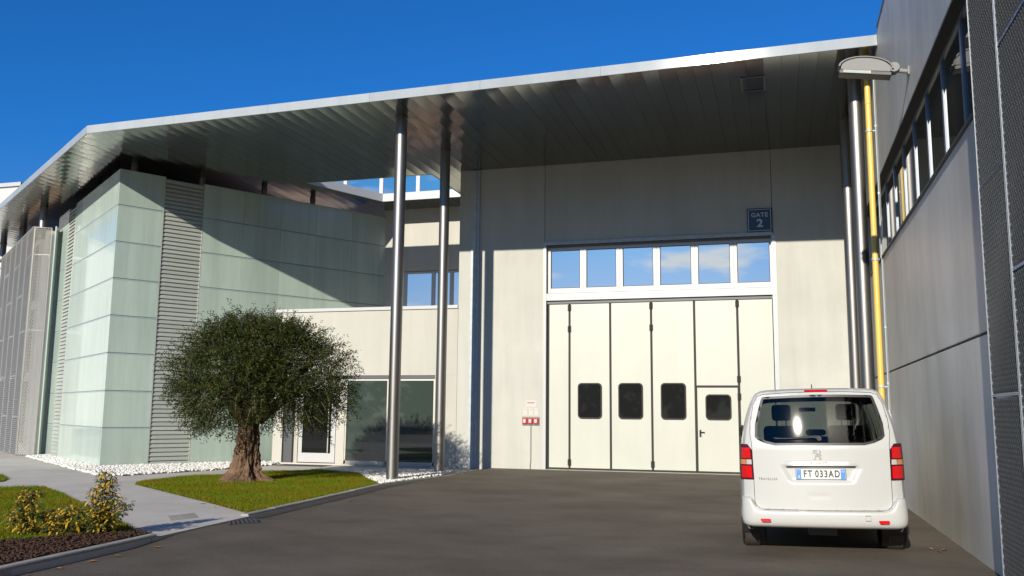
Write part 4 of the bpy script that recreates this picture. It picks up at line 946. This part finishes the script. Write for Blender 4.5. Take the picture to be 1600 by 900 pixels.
shrub('tallest yellow and green shrub at the right end of the mulch bed', -8.42, 9.86,
      [(0, 0, .80, .02, 0, 260, .13), (.03, .02, .70, .05, .02, 240, .14), (-.05, -.02, .58, -.03, 0, 240, .14), (.07, 0, .48, .16, .02, 220, .12), (.10, .02, .40, .28, .03, 240, .10), (-.03, .04, .42, -.05, .05, 240, .15), (.02, -.05, .35, .05, -.06, 260, .16)])
shrub('yellow and green shrub with arching tips at the left end of the bed', -9.15, 9.45,
      [(-.10, 0, .56, .02, 0, 230, .12), (-.14, .02, .47, -.02, 0, 230, .12), (-.05, .03, .55, .10, .02, 220, .11), (0, -.04, .34, .05, -.05, 230, .14), (.07, 0, .33, .08, 0, 230, .14), (-.12, -.05, .28, -.05, -.04, 230, .13)])
shrub('low yellow and green shrub in the middle of the bed', -8.82, 9.62,
      [(-.06, 0, .34, -.02, 0, 260, .14), (.05, .03, .36, .03, .02, 240, .13), (.10, 0, .33, .06, 0, 240, .12), (0, -.04, .26, .02, -.03, 240, .15), (-.12, -.03, .26, -.03, -.02, 240, .13), (.20, .05, .30, .04, .02, 240, .12), (-.20, .0, .30, -.04, 0, 240, .12)])
def leaves(name, pts, m, lab, group):
    for (x, y, z) in pts:
        a = random.uniform(0, 6.28); s = random.uniform(.035, .06); mb = MB()
        d = Vector((math.cos(a), math.sin(a), 0)); p = Vector((-d.y, d.x, 0)); c = Vector((x, y, z + .006))
        mb.add([c - d * s, c + p * s * .5 + Vector((0, 0, .012)), c + d * s + Vector((0, 0, .008)), c - p * s * .5 + Vector((0, 0, .012)), c], [(0, 4, 1), (1, 4, 2), (2, 4, 3), (3, 4, 0)])
        tag(mb.build(name, m, recalc=False), lab, 'leaf', group)
leaves('fallen_leaf', [(1.72, 11.75, -.0), (1.80, 11.9, 0), (1.66, 11.95, 0)], M['dead_leaf'], 'small brown dead leaf on the asphalt beside the van tyre', 'dead leaves by the van')
leaves('fallen_leaf', [(-7.33, y, asphalt_z(-7.3, y)) for y in (7.6, 8.0, 8.5, 8.9, 9.6)], M['dead_leaf'], 'small brown dead leaf on the asphalt along the kerb', 'dead leaves along the kerb')
leaves('fallen_leaf', [(-8.02, 13.0, PZ), (-7.75, 15.6, asphalt_z(-7.7, 15.6)), (-7.8, 15.9, asphalt_z(-7.8, 15.9)), (-9.6, 13.7, PZ), (-9.1, 13.3, PZ)], M['dead_leaf'], 'small brown dead leaf by the olive lawn edge', 'dead leaves by the lawn')
leaves('green_leaf', [(-7.85, 22.1, 0)], M['lime_leaf'], 'bright lime green leaf on the asphalt near the rear left column', 'lime leaf')

# trees on the far side of the yard, mirrored in the entrance glass
def treeline():
    V = []; F = []; c = 0
    for i in range(26):
        x = -95 + i * 6.2 + random.uniform(-1.5, 1.5); y = -54 + random.uniform(-6, 4); h = random.uniform(11.0, 15.0); w = random.uniform(3.0, 4.4)
        for k in range(700):
            d = Vector((random.gauss(0, 1), random.gauss(0, 1), random.gauss(0, 1))).normalized() * random.uniform(.6, 1) ** .5
            p = Vector((x + d.x * w, y + d.y * w, h * .52 + d.z * h * .48)); s = random.uniform(.35, .8)
            a = Vector((random.uniform(-1, 1), random.uniform(-1, 1), random.uniform(-1, 1))).normalized(); b = a.cross(Vector((random.uniform(-1, 1), random.uniform(-1, 1), random.uniform(-1, 1)))).normalized()
            V += [p - a * s, p + b * s * .6, p + a * s, p - b * s * .6]; F.append((c, c + 1, c + 2, c + 3)); c += 4
    tag(raw_mesh('treeline', np.array([tuple(v) for v in V]), np.array(F), M['tree_far'], kind='stuff'), 'dark row of trees across the yard, mirrored in the entrance glass', 'trees')
treeline()

# ------------------------------------------------------------------ white van, seen from behind
van = thing('van', (0.442, 11.0, -0.036), 'white passenger van parked with its tail to the camera, number plate FT 033AD', 'van', rot=(0, -0.022, 0))
def yrear(x, z):
    r = .145 * x * x
    if z > 1.22: r += .165 * (z - 1.22) + .05 * max(0, z - 1.22) ** 2
    r += .05 * max(0, (abs(x) - .76)) / .12 * max(0, (abs(x) - .76)) / .12
    r += .06 * max(0, z - 1.84) / .07 * max(0, z - 1.84) / .07
    return r
PROF = [(.30, .93), (.36, .975), (.50, .995), (.66, .997), (.87, .99), (1.05, .982), (1.20, .968), (1.26, .962), (1.36, .945), (1.47, .925), (1.60, .888), (1.70, .855), (1.78, .822), (1.84, .790), (1.875, .755), (1.897, .705), (1.908, .62), (1.914, .45), (1.918, .22), (1.919, 0)]
STN = [0.0, .02, .05, .12, .25, .45, .60, .75, .95, 1.15, 1.30, 1.55, 1.62, 2.1, 2.6, 2.66, 3.1, 3.45, 3.60, 3.80, 4.05, 4.30, 4.40, 4.55, 4.70, 4.82, 4.90, 4.95]
def vw(y):
    if y < .8: return .868 + .03 * sstep(0, .06, y) + .042 * sstep(.05, .8, y)
    if y < 3.8: return .940
    return .940 - .25 * ((y - 3.8) / 1.15) ** 2.2
def vh(y):
    if y < .05: return 1.895 + .4 * y
    if y < 3.3: return 1.915
    if y < 4.35: return 1.915 - .80 * ((y - 3.3) / 1.05) ** 1.25
    return 1.115 - .40 * ((y - 4.35) / .6) ** 1.6
def shell(inset=0.0, sel=None):
    V = []; rows = []
    full = [(z, f, 1) for z, f in PROF] + [(z, f, -1) for z, f in PROF[-2::-1]]; n = len(full)
    for y in STN:
        H_, W_ = vh(y), vw(y); fade = max(0.0, 1 - y / .5)
        for z, f, s in full:
            zz = .30 + (z - .30) * (H_ - .30) / (1.919 - .30); x = s * f * W_; x *= (1 - inset / .9); zz = zz - inset * (1.0 if z > 1 else 0)
            V.append((x, y + yrear(x, zz) * fade + (inset * .8 if y < .06 else 0), zz))
    F = []
    for i in range(len(STN) - 1):
        ym = (STN[i] + STN[i + 1]) / 2
        for j in range(n - 1):
            zc = (full[j][0] + full[j + 1][0]) / 2
            side = 1.26 < zc < 1.80; wind = zc > 1.80 or (zc > 1.26 and ym > 3.45)
            k = 'body'
            if side and (.45 < ym < 1.55 or 1.62 < ym < 2.6 or 2.66 < ym < 3.45): k = 'side'
            if 3.45 < ym < 4.30 and zc > 1.60: k = 'wind'
            if zc < .75 and (abs(ym - .95) < .37 or abs(ym - 4.2) < .36): k = 'arch' if (zc < .60) else k
            if sel is None or k in sel: F.append((i * n + j, i * n + j + 1, (i + 1) * n + j + 1, (i + 1) * n + j))
    return V, F
def clean(o):
    bm = bmesh.new(); bm.from_mesh(o.data); bmesh.ops.delete(bm, geom=[v for v in bm.verts if not v.link_faces], context='VERTS')
    bmesh.ops.recalc_face_normals(bm, faces=bm.faces[:]); bm.to_mesh(o.data); bm.free(); return o
def vpanel(outline, holes, name, m, parent, off=0.0, grid=.03, ymap=None, smooth='all', flip=True):
    """sheet bounded by an (x,z) outline with holes, laid on the curved tail of the van"""
    ymap = ymap or yrear
    def dens(poly):
        r = []
        for a, b in zip(poly, poly[1:] + poly[:1]):
            n = max(1, int(math.dist(a, b) / (grid * 1.3)))
            r += [(a[0] + (b[0] - a[0]) * t / n, a[1] + (b[1] - a[1]) * t / n) for t in range(n)]
        return r
    loops = [dens(outline)] + [dens(h) for h in holes]; P = []; E = []
    for lp_ in loops:
        b = len(P); P += lp_; E += [(b + i, b + (i + 1) % len(lp_)) for i in range(len(lp_))]
    xs = [p[0] for p in outline]; zs = [p[1] for p in outline]
    gx = np.arange(min(xs) + grid / 2, max(xs), grid); gz = np.arange(min(zs) + grid / 2, max(zs), grid)
    X, Z = np.meshgrid(gx, gz); X, Z = X.ravel(), Z.ravel(); k = inside(outline, X, Z)
    for h in holes: k &= ~inside(h, X, Z)
    X, Z = X[k], Z[k]; BP = np.array(P); keep = [i for i in range(len(X)) if np.min((BP[:, 0] - X[i]) ** 2 + (BP[:, 1] - Z[i]) ** 2) > (grid * .45) ** 2]
    P += [(float(X[i]), float(Z[i])) for i in keep]
    v, e, f, *_ = delaunay_2d_cdt([Vector(p) for p in P], E, [], 0, 1e-6)
    T = []
    for t in f:
        cx = sum(v[i].x for i in t) / len(t); cz = sum(v[i].y for i in t) / len(t)
        if inside(outline, np.array([cx]), np.array([cz]))[0] and not any(inside(h, np.array([cx]), np.array([cz]))[0] for h in holes): T.append(tuple(t))
    mb = MB(); mb.add([(p.x, ymap(p.x, p.y) - off, p.y) for p in v], T)
    o = mb.build(name, m, parent, local=True, smooth=False, recalc=False)
    bm = bmesh.new(); bm.from_mesh(o.data)
    for fc in bm.faces:
        if fc.normal.y > 0: fc.normal_flip()
    bm.to_mesh(o.data); bm.free()
    o.data.polygons.foreach_set('use_smooth', [True] * len(o.data.polygons)); return o
def sym(half): return half + [(-x, z) for x, z in half[::-1] if abs(x) > 1e-6]
def rnd(cx, cz, r, a0, a1, n=6): return [(cx + r * math.cos(rad(a0 + (a1 - a0) * k / n)), cz + r * math.sin(rad(a0 + (a1 - a0) * k / n))) for k in range(n + 1)]
W0 = vw(0)
outer = sym([(f * W0, .30 + (z - .30) * (vh(0) - .30) / 1.619) for z, f in PROF if z > .49])
# tailgate outline: wide above the lamps' shoulder, straight sides, rounded lower corners
TGO = sym([(0, .535)] + rnd(.645, .635, .098, -90, 0) + [(.743, .86), (.748, 1.22), (.752, 1.285), (.765, 1.40), (.755, 1.55), (.712, 1.735), (.668, 1.825), (.60, 1.850), (.3, 1.866), (0, 1.868)])
GLO = sym([(0, 1.258)] + [(.49, 1.258), (.60, 1.285), (.685, 1.325)] + rnd(.68, 1.37, .033, -60, 15, 4) + [(.705, 1.50), (.665, 1.66), (.628, 1.785)] + rnd(.585, 1.785, .04, 15, 85, 4) + [(.3, 1.836), (0, 1.840)])
def insetp(poly, d):
    out = []; n = len(poly)
    for i in range(n):
        a, b, c = Vector(poly[i - 1]), Vector(poly[i]), Vector(poly[(i + 1) % n])
        e1 = (b - a).normalized(); e2 = (c - b).normalized(); nn = (Vector((-e1.y, e1.x)) + Vector((-e2.y, e2.x)))
        nn = nn.normalized() if nn.length > 1e-6 else Vector((-e1.y, e1.x)); out.append((b.x + nn.x * d, b.y + nn.y * d))
    return out
def ymap_gate(x, z):
    y = yrear(x, z)
    # recess for the number plate, widest under the handle bar
    u = abs(x) / (.335 + .10 * max(0, (z - .84)) / .2); kx = 1 - sstep(.86, 1.08, u); kz = sstep(.835, .87, z) * (1 - sstep(1.015, 1.03, z))
    y += .030 * kx * kz
    # shallow grip notch low on the door
    y += .003 * (1 - sstep(.10, .125, abs(x + .03))) * sstep(.655, .668, z) * (1 - sstep(.70, .73, z))
    return y
V_, F_ = shell(0, {'body'}); mb = MB(); mb.add(V_, F_); body = clean(mb.build('body', M['van_paint'], van, local=True, smooth='all', recalc=False))
vpanel(outer + [] if False else [p for p in outer], [insetp(TGO, -.006)], 'rear_quarter', M['van_paint'], van, 0.0, .05)
tg = vpanel(TGO, [GLO], 'tailgate', M['van_paint'], van, .003, .022, ymap_gate)
gap = vpanel(insetp(TGO, -.02), [insetp(TGO, .02)], 'tailgate_seal', M['van_black'], van, -.012, .05)
vpanel(insetp(GLO, .0), [insetp(GLO, .028)], 'glass_border', M['van_black'], tg, .0052, .03)
gl = vpanel(insetp(GLO, .003), [], 'rear_window', M['rear_glass'], van, .0045, .04)
V_, F_ = shell(.035, {'body'}); mb = MB(); mb.add(V_, F_); clean(mb.build('inner_lining', M['van_inner'], van, local=True, recalc=False))
vpanel([(x * .96, .40 + (z - .40) * .97) for x, z in outer], [insetp(GLO, -.004)], 'tailgate_lining', M['van_inner'], van, -.05, .06)
for nm, k, mm in (('side_window', 'side', M['van_glass']), ('windscreen', 'wind', M['windscreen'])):
    V_, F_ = shell(.004, {k}); mb = MB(); mb.add(V_, F_); clean(mb.build(nm, mm, van, local=True, smooth='all', recalc=False))
# underbody
mb = MB(); mb.box(-.80, .80, .70, 4.8, .26, .36); mb.build('underbody', M['van_black'], van, local=True)
mb = MB(); mb.box(-.72, .72, .60, .65, .33, .44); mb.build('rear_valance', M['van_black'], van, local=True)
mb = MB(); mb.tube([(-.62, .95, .33), (.62, .95, .33)], .05, 10); mb.box(-.16, .16, .5, 1.3, .20, .30); mb.build('rear_axle', M['van_black'], van, local=True)
# bumper swept round the tail
def bumper():
    path = [(-.915, .62), (-.915, .35)] ; R_ = .16
    path = [(.925, .60), (.915, .35)] + [(.905 - .17 + .17 * math.cos(rad(a)), .125 - .15 * math.sin(rad(a))) for a in (0, 18, 36, 54, 72, 90)] + [(.55, -.045), (.3, -.058), (0, -.062)]
    path = path + [(-x, y) for x, y in path[-2::-1]]; V = []; n = len(path); cols = []
    for i, (x, y) in enumerate(path):
        a, b = Vector(path[max(0, i - 1)]), Vector(path[min(n - 1, i + 1)]); d = (b - a).normalized(); nn = Vector((-d.y, d.x)); 
        nn = nn if (nn.dot(Vector((x, y - 1.0))) > 0) else -nn
        ax = abs(x); zt = .525 + .142 * sstep(.74, .80, ax); shelf = 1 - sstep(.74, .80, ax)
        pr = [(-.10, .33), (-.035, .345), (-.008, .385), (0, .44), (0, .50), (-.006, .60 if zt > .6 else .515), (-.014, zt), (-.03 - .06 * shelf, zt + .004), (-.12 - .03 * shelf, zt + .004)]
        for o_, z in pr: V.append((x + nn.x * o_, y + nn.y * o_, z))
    m_ = 9; F = []
    for i in range(n - 1):
        for j in range(m_ - 1): F.append((i * m_ + j, i * m_ + j + 1, (i + 1) * m_ + j + 1, (i + 1) * m_ + j))
    mb = MB(); mb.add(V, F); o = mb.build('rear_bumper', M['van_paint'], van, local=True, smooth='all', recalc=True); sd = o.modifiers.new('sub', 'SUBSURF'); sd.levels = 1; sd.render_levels = 2
    return o
bp_ = bumper()
def yb(x): return -.060 + .02 * (abs(x) / .7) ** 2 + .03 * max(0, abs(x) - .66) / .1
for s in (-1, 1):
    x0, x1 = (.575, .690) if s > 0 else (-.690, -.575)
    mb = MB(); mb.prism([(x0 + .015, .40), (x1 - .012, .40), (x1, .412), (x1 - .006, .436), (x0 + .004, .436), (x0, .425)], lambda x, z: (x, yb(x) - .018, z), lambda x, z: (x, yb(x) + .04, z)); mb.build('reflector', M['lens_red'], bp_, local=True)
mb = MB()
for (a, b, c, d) in ((.44, .495, .432, .4335), (.44, .495, .487, .4885), (.44, .4415, .4335, .487), (.4935, .495, .4335, .487)): mb.box(a, b, yb(.47) - .012, yb(.47) + .02, c, d)
mb.build('tow_cover', M['frame_grey'], bp_, local=True)
# tail lamps wrapping round the corners
def lamp(s):
    o_ = thing  # noqa
    outl = [(.742, .868), (.888, .868), (.886, 1.05), (.874, 1.275), (.79, 1.268), (.765, 1.24), (.752, 1.20), (.744, 1.03)]
    def seg(z0, z1, xi, xo, name, m, par, pr):
        def xi_(z): return .742 + .010 * sstep(.87, 1.2, z) + xi
        def xo_(z): return .890 - .010 * sstep(1.0, 1.28, z) - xo
        NZ, NX = 6, 7; V = []; F = []
        for a in range(NZ + 1):
            z = z0 + (z1 - z0) * a / NZ; L0, R0 = xi_(z), xo_(z)
            if z > 1.22: L0 += .05 * ((z - 1.22) / .055) ** 2
            pts = [(L0 + .0, yrear(L0, z) + .02)] + [(L0 + (R0 - L0) * k / NX, yrear(L0 + (R0 - L0) * k / NX, z) - pr) for k in range(NX + 1)]
            yo = pts[-1][1]; pts += [(R0 + pr * .8 + .004, yo + .03), (R0 + pr * .6 + .006, yo + .12), (R0 + .004, yo + .20)]
            V += [(s * x, y, z) for x, y in pts]; n = len(pts)
        for a in range(NZ):
            for k in range(n - 1): F.append((a * n + k, a * n + k + 1, (a + 1) * n + k + 1, (a + 1) * n + k))
        F += [tuple(range(n)), tuple(NZ * n + k for k in range(n))]
        mb = MB(); mb.add(V, F); return mb.build(name, m, par, local=True, smooth=True)
    h = seg(.868, 1.275, 0, 0, 'tail_lamp', M['lens_dark'], van, .010)
    seg(.888, 1.025, .020, .018, 'red_lens', M['lens_red'], h, .017); seg(1.112, 1.235, .020, .018, 'red_lens', M['lens_red'], h, .017)
    seg(1.042, 1.098, .014, .072, 'clear_lens', M['lens_clear'], h, .017); seg(1.042, 1.098, .078, .012, 'amber_lens', M['lens_amber'], h, .017)
for s in (-1, 1): lamp(s)
# third brake light, aerial
mb = MB(); mb.prism([(-.125, 1.872), (.125, 1.872), (.131, 1.880), (.122, 1.897), (-.122, 1.897), (-.131, 1.880)], lambda x, z: (x, yrear(x, z) - .012, z), lambda x, z: (x, yrear(x, z) + .05, z)); mb.build('brake_light', M['lens_red'], van, local=True)
MB().tube([(-.035, .33, 1.91), (-.035, .38, 1.965)], .006, 6).build('aerial', M['van_black'], van, local=True)
# wiper
def yg(x, z): return yrear(x, z) - .004
mb = MB(); wp = [(.0, 1.340), (-.06, 1.352), (-.25, 1.340), (-.48, 1.336)]
mb.tube([(x, yg(x, z) - .030 + .012 * i / 3, z) for i, (x, z) in enumerate(wp)], [.020, .014, .012, .006], 8); mb.tube([(0, yg(0, 1.34) - .045, 1.338), (0, yg(0, 1.34) + .01, 1.338)], .026, 14)
mb.build('wiper_arm', M['van_black'], van, local=True, smooth=True)
mb = MB(); mb.tube([(x, yg(x, 1.333) - .010, 1.333 + .006 * t) for t, x in enumerate((-.13, -.32, -.50))], .006, 6); mb.build('wiper_blade', M['van_black'], van, local=True)
# handle bar over the plate
mb = MB(); NX = 16; V = []; F = []
for i in range(NX + 1):
    x = -.39 + .78 * i / NX; e = 1 - .75 * sstep(.34, .39, abs(x)); y = yrear(x, 1.05)
    V += [(x, y - .004, 1.088), (x, y - .016 * e - .004, 1.078), (x, y - .024 * e - .004, 1.035), (x, y - .022 * e - .002, 1.028), (x, y + .03, 1.030)]
for i in range(NX):
    for k in range(4): F.append((i * 5 + k, i * 5 + k + 1, (i + 1) * 5 + k + 1, (i + 1) * 5 + k))
mb.add(V, F); hb = mb.build('tailgate_handle', M['van_paint'], tg, local=True, smooth=True)
mb = MB(); mb.box(-.375, .375, yrear(.3, 1.02) + .006, yrear(.3, 1.02) + .04, 1.012, 1.029); mb.build('handle_shade_strip', M['van_black'], tg, local=True)  # black strip put in for the shade under the handle bar
mb = MB(); mb.box(-.128, .068, yrear(0, .66) + .004, yrear(0, .66) + .022, .657, .667); mb.build('grip_lip', M['van_black'], tg, local=True)
# number plate
pl = thing('number_plate', (0, 0, 0), None, None); OFF.pop(pl); bpy.data.objects.remove(pl)
yp_ = yrear(.2, .93) + .006
px0, px1, pz0, pz1 = -.268, .262, .880, .992
mb = MB(); mb.box(px0, px1, yp_, yp_ + .012, pz0, pz1); plate = mb.build('number_plate', M['plate_white'], van, local=True, bevel=.004)
mb = MB(); mb.box(px0 - .008, px1 + .008, yp_ + .004, yp_ + .016, pz0 - .008, pz1 + .008); mb.build('plate_frame', M['frame_grey'], plate, local=True, bevel=.004)
for a, b in ((px0 + .003, px0 + .052), (px1 - .052, px1 - .003)): MB().box(a, b, yp_ - .002, yp_ + .002, pz0 + .003, pz1 - .003).build('blue_band', M['plate_blue'], plate, local=True)
def letters(body, size, x, z, y, m, name, par, sx=1.0, bold=0.0, spacing=1.0):
    text_mb(body, size, (x, y, z), (1, 0, 0), (0, 0, 1), bold, spacing, sx).build(name, m, par, local=True, recalc=False)
letters('FT', .108, -.145, .936, yp_ - .003, M['plate_ink'], 'lettering', plate, .74, .0028, 1.25)
letters('·', .10, -.075, .942, yp_ - .003, M['plate_blue'], 'lettering', plate, .8)
letters('033AD', .108, .069, .936, yp_ - .003, M['plate_ink'], 'lettering', plate, .74, .0028, 1.22)
letters('I', .045, px0 + .027, .905, yp_ - .004, M['plate_white'], 'lettering', plate, 1.0, .002)
mb = MB(); yv = yp_ - .004
for k in range(12):
    a = 2 * math.pi * k / 12; cx, cz = px0 + .027 + .014 * math.cos(a), .968 + .014 * math.sin(a); mb.box(cx - .0016, cx + .0016, yv, yv + .002, cz - .0016, cz + .0016)
mb.build('star_ring', M['yellow'], plate, local=True)
mb = MB()
for k in range(16):
    a0, a1 = 2 * math.pi * k / 16, 2 * math.pi * (k + 1) / 16; cx, cz = px1 - .027, .966
    mb.add([(cx + r * math.cos(a), yv, cz + r * math.sin(a)) for r, a in ((.014, a0), (.014, a1), (.0105, a1), (.0105, a0))], [(0, 1, 2, 3)])
mb.build('round_mark', M['lens_clear'], plate, local=True, recalc=False)
# badge: a rearing lion in outline strokes, and the raised lettering
LION = [[(-.40, .30), (-.10, .22), (.06, .10), (.26, -.16), (.44, -.46), (.10, -.50), (.26, -.42), (.02, -.16), (-.12, -.24), (-.14, -.46), (-.44, -.50), (-.26, -.40), (-.24, -.12), (-.06, .06), (-.22, .12), (-.46, .12), (-.34, .20)],
        [(-.46, .36), (-.30, .48), (.0, .50), (-.12, .40), (.05, .40), (.02, .28), (-.14, .34), (-.30, .32)],
        [(.10, .10), (.26, .26), (.18, .44), (.30, .62), (.34, .46), (.28, .42), (.38, .24), (.22, .06), (.34, .02), (.42, -.16), (.26, -.10)]]
lm = MB(); S_ = .115
for poly in LION:
    lm.prism([(x * S_ - .03, 1.157 + z * S_) for x, z in poly], lambda x, z: (x, yrear(x, z) - .010, z), lambda x, z: (x, yrear(x, z) - .001, z))
lm.build('lion_badge', M['chrome'], tg, local=True)
letters('PEUGEOT', .036, -.033, 1.058, yrear(0, 1.05) - .0265, M['chrome'], 'lettering', hb, 1.1, .0012, 1.25)
def curved_text(body, size, x, z, sx, spacing, bold):
    v, f = text_geo(body, size, bold, spacing); mb = MB(); mb.add([(x + a * sx, yrear(x + a * sx, z + b) - .0055 - c, z + b) for a, b, c in v], f); mb.build('lettering', M['chrome'], tg, local=True, recalc=False)
curved_text('TRAVELLER', .036, -.585, .876, 1.05, 1.15, .0008)
# wheels
def wheel(x, y, s):
    w = MB(); R_, r0 = .338, .21; pr = [(.105, r0), (.112, .25), (.110, .30), (.095, .325), (.06, R_), (-.06, R_), (-.095, .325), (-.110, .30), (-.112, .25), (-.105, r0)]
    n = 40; V = []; F = []
    for k in range(n):
        a = 2 * math.pi * k / n
        for o_, r_ in pr: V.append((x + o_, y + r_ * math.cos(a), .338 + r_ * math.sin(a)))
    m_ = len(pr)
    for k in range(n):
        for j in range(m_ - 1): F.append((k * m_ + j, k * m_ + j + 1, ((k + 1) % n) * m_ + j + 1, ((k + 1) % n) * m_ + j))
    w.add(V, F); wo = w.build('wheel', M['rubber'], van, local=True, smooth=True)
    for o_ in (-.07, -.042, -.014, .014, .042, .07):            # tread ribs
        t = MB(); V = []; F = []
        for k in range(n):
            a = 2 * math.pi * k / n
            for q, r_ in ((-.010, R_ - .003), (-.010, R_ + .005), (.010, R_ + .005), (.010, R_ - .003)): V.append((x + o_ + q, y + r_ * math.cos(a), .338 + r_ * math.sin(a)))
        for k in range(n):
            for j in range(3): F.append((k * 4 + j, k * 4 + j + 1, ((k + 1) % n) * 4 + j + 1, ((k + 1) % n) * 4 + j))
        t.add(V, F); t.build('tread_rib', M['rubber'], wo, local=True, smooth=True)
    rm = MB(); rm.tube([(x + s * .07, y, .338), (x + s * .095, y, .338)], .205, 28); rm.tube([(x + s * .095, y, .338), (x + s * .11, y, .338)], .05, 16)
    for k in range(10):
        a = 2 * math.pi * k / 10; d = Vector((0, math.cos(a), math.sin(a))); rm.obox(Vector((x + s * .10, y, .338)) + d * .12, (1, 0, 0), d, Vector((1, 0, 0)).cross(d), .008, .085, .016)
    rm.build('rim', M['alloy'], wo, local=True)
for y in (.95, 4.2):
    wheel(-.815, y, -1); wheel(.815, y, 1)
for s in (-1, 1):
    for y in (.95, 4.2): MB().tube([(s * .66, y, .40), (s * .93, y, .40)], .375, 24, caps=False).build('wheel_arch_liner', M['van_black'], van, local=True)
# mirrors
for s in (-1, 1):
    mb = MB(); mb.prism([(.0, 1.29), (.05, 1.28), (.085, 1.33), (.08, 1.44), (.05, 1.47), (.0, 1.46), (-.01, 1.40)], lambda x, z: (s * (.945 + x), 3.30, z), lambda x, z: (s * (.945 + x * .9), 3.44, z)); mo = mb.build('wing_mirror', M['van_black'], van, local=True, bevel=.012)
    mb = MB(); mb.prism([(.005, 1.305), (.045, 1.297), (.07, 1.335), (.068, 1.43), (.045, 1.452), (.005, 1.445), (.0, 1.40)], lambda x, z: (s * (.945 + x), 3.292, z), lambda x, z: (s * (.945 + x), 3.299, z)); mb.build('mirror_glass', M['dark_glass'], mo, local=True)
# seats with headrests, cabin mirror
def seat(x, y, w, top, name='seat'):
    mb = MB(); mb.box(x - w / 2, x + w / 2, y, y + .14, .62, top); mb.box(x - w / 2, x + w / 2, y, y + .55, .55, .75); so = mb.build(name, M['seat'], van, local=True, bevel=.05); return so
def headrest(so, x, y, z0, z1):
    MB().box(x - .13, x + .13, y + .01, y + .12, z0 + .05, z1).build('headrest', M['seat'], so, local=True, bevel=.04)
    mb = MB(); [mb.tube([(x + d, y + .065, z0 - .04), (x + d, y + .065, z0 + .06)], .007, 6) for d in (-.06, .06)]; mb.build('headrest_post', M['alloy'], so, local=True)
for x in (-.40, .46):
    so = seat(x, 2.35, .50, 1.46, 'front_seat'); headrest(so, x, 2.35, 1.48, 1.755)
so = seat(0.02, 1.45, 1.30, 1.33, 'rear_bench')
for x in (-.42, .02, .46): headrest(so, x, 1.45, 1.29, 1.42) if x == .02 else None
MB().box(-.14, .10, 3.42, 3.45, 1.66, 1.72).build('cabin_mirror', M['van_black'], van, local=True, bevel=.012)
MB().box(-.85, .85, .12, 3.9, .42, .55).build('cabin_floor', M['van_inner'], van, local=True)
MB().box(-.78, .78, 3.75, 4.25, .9, 1.16).build('dashboard', M['van_black'], van, local=True, bevel=.03)
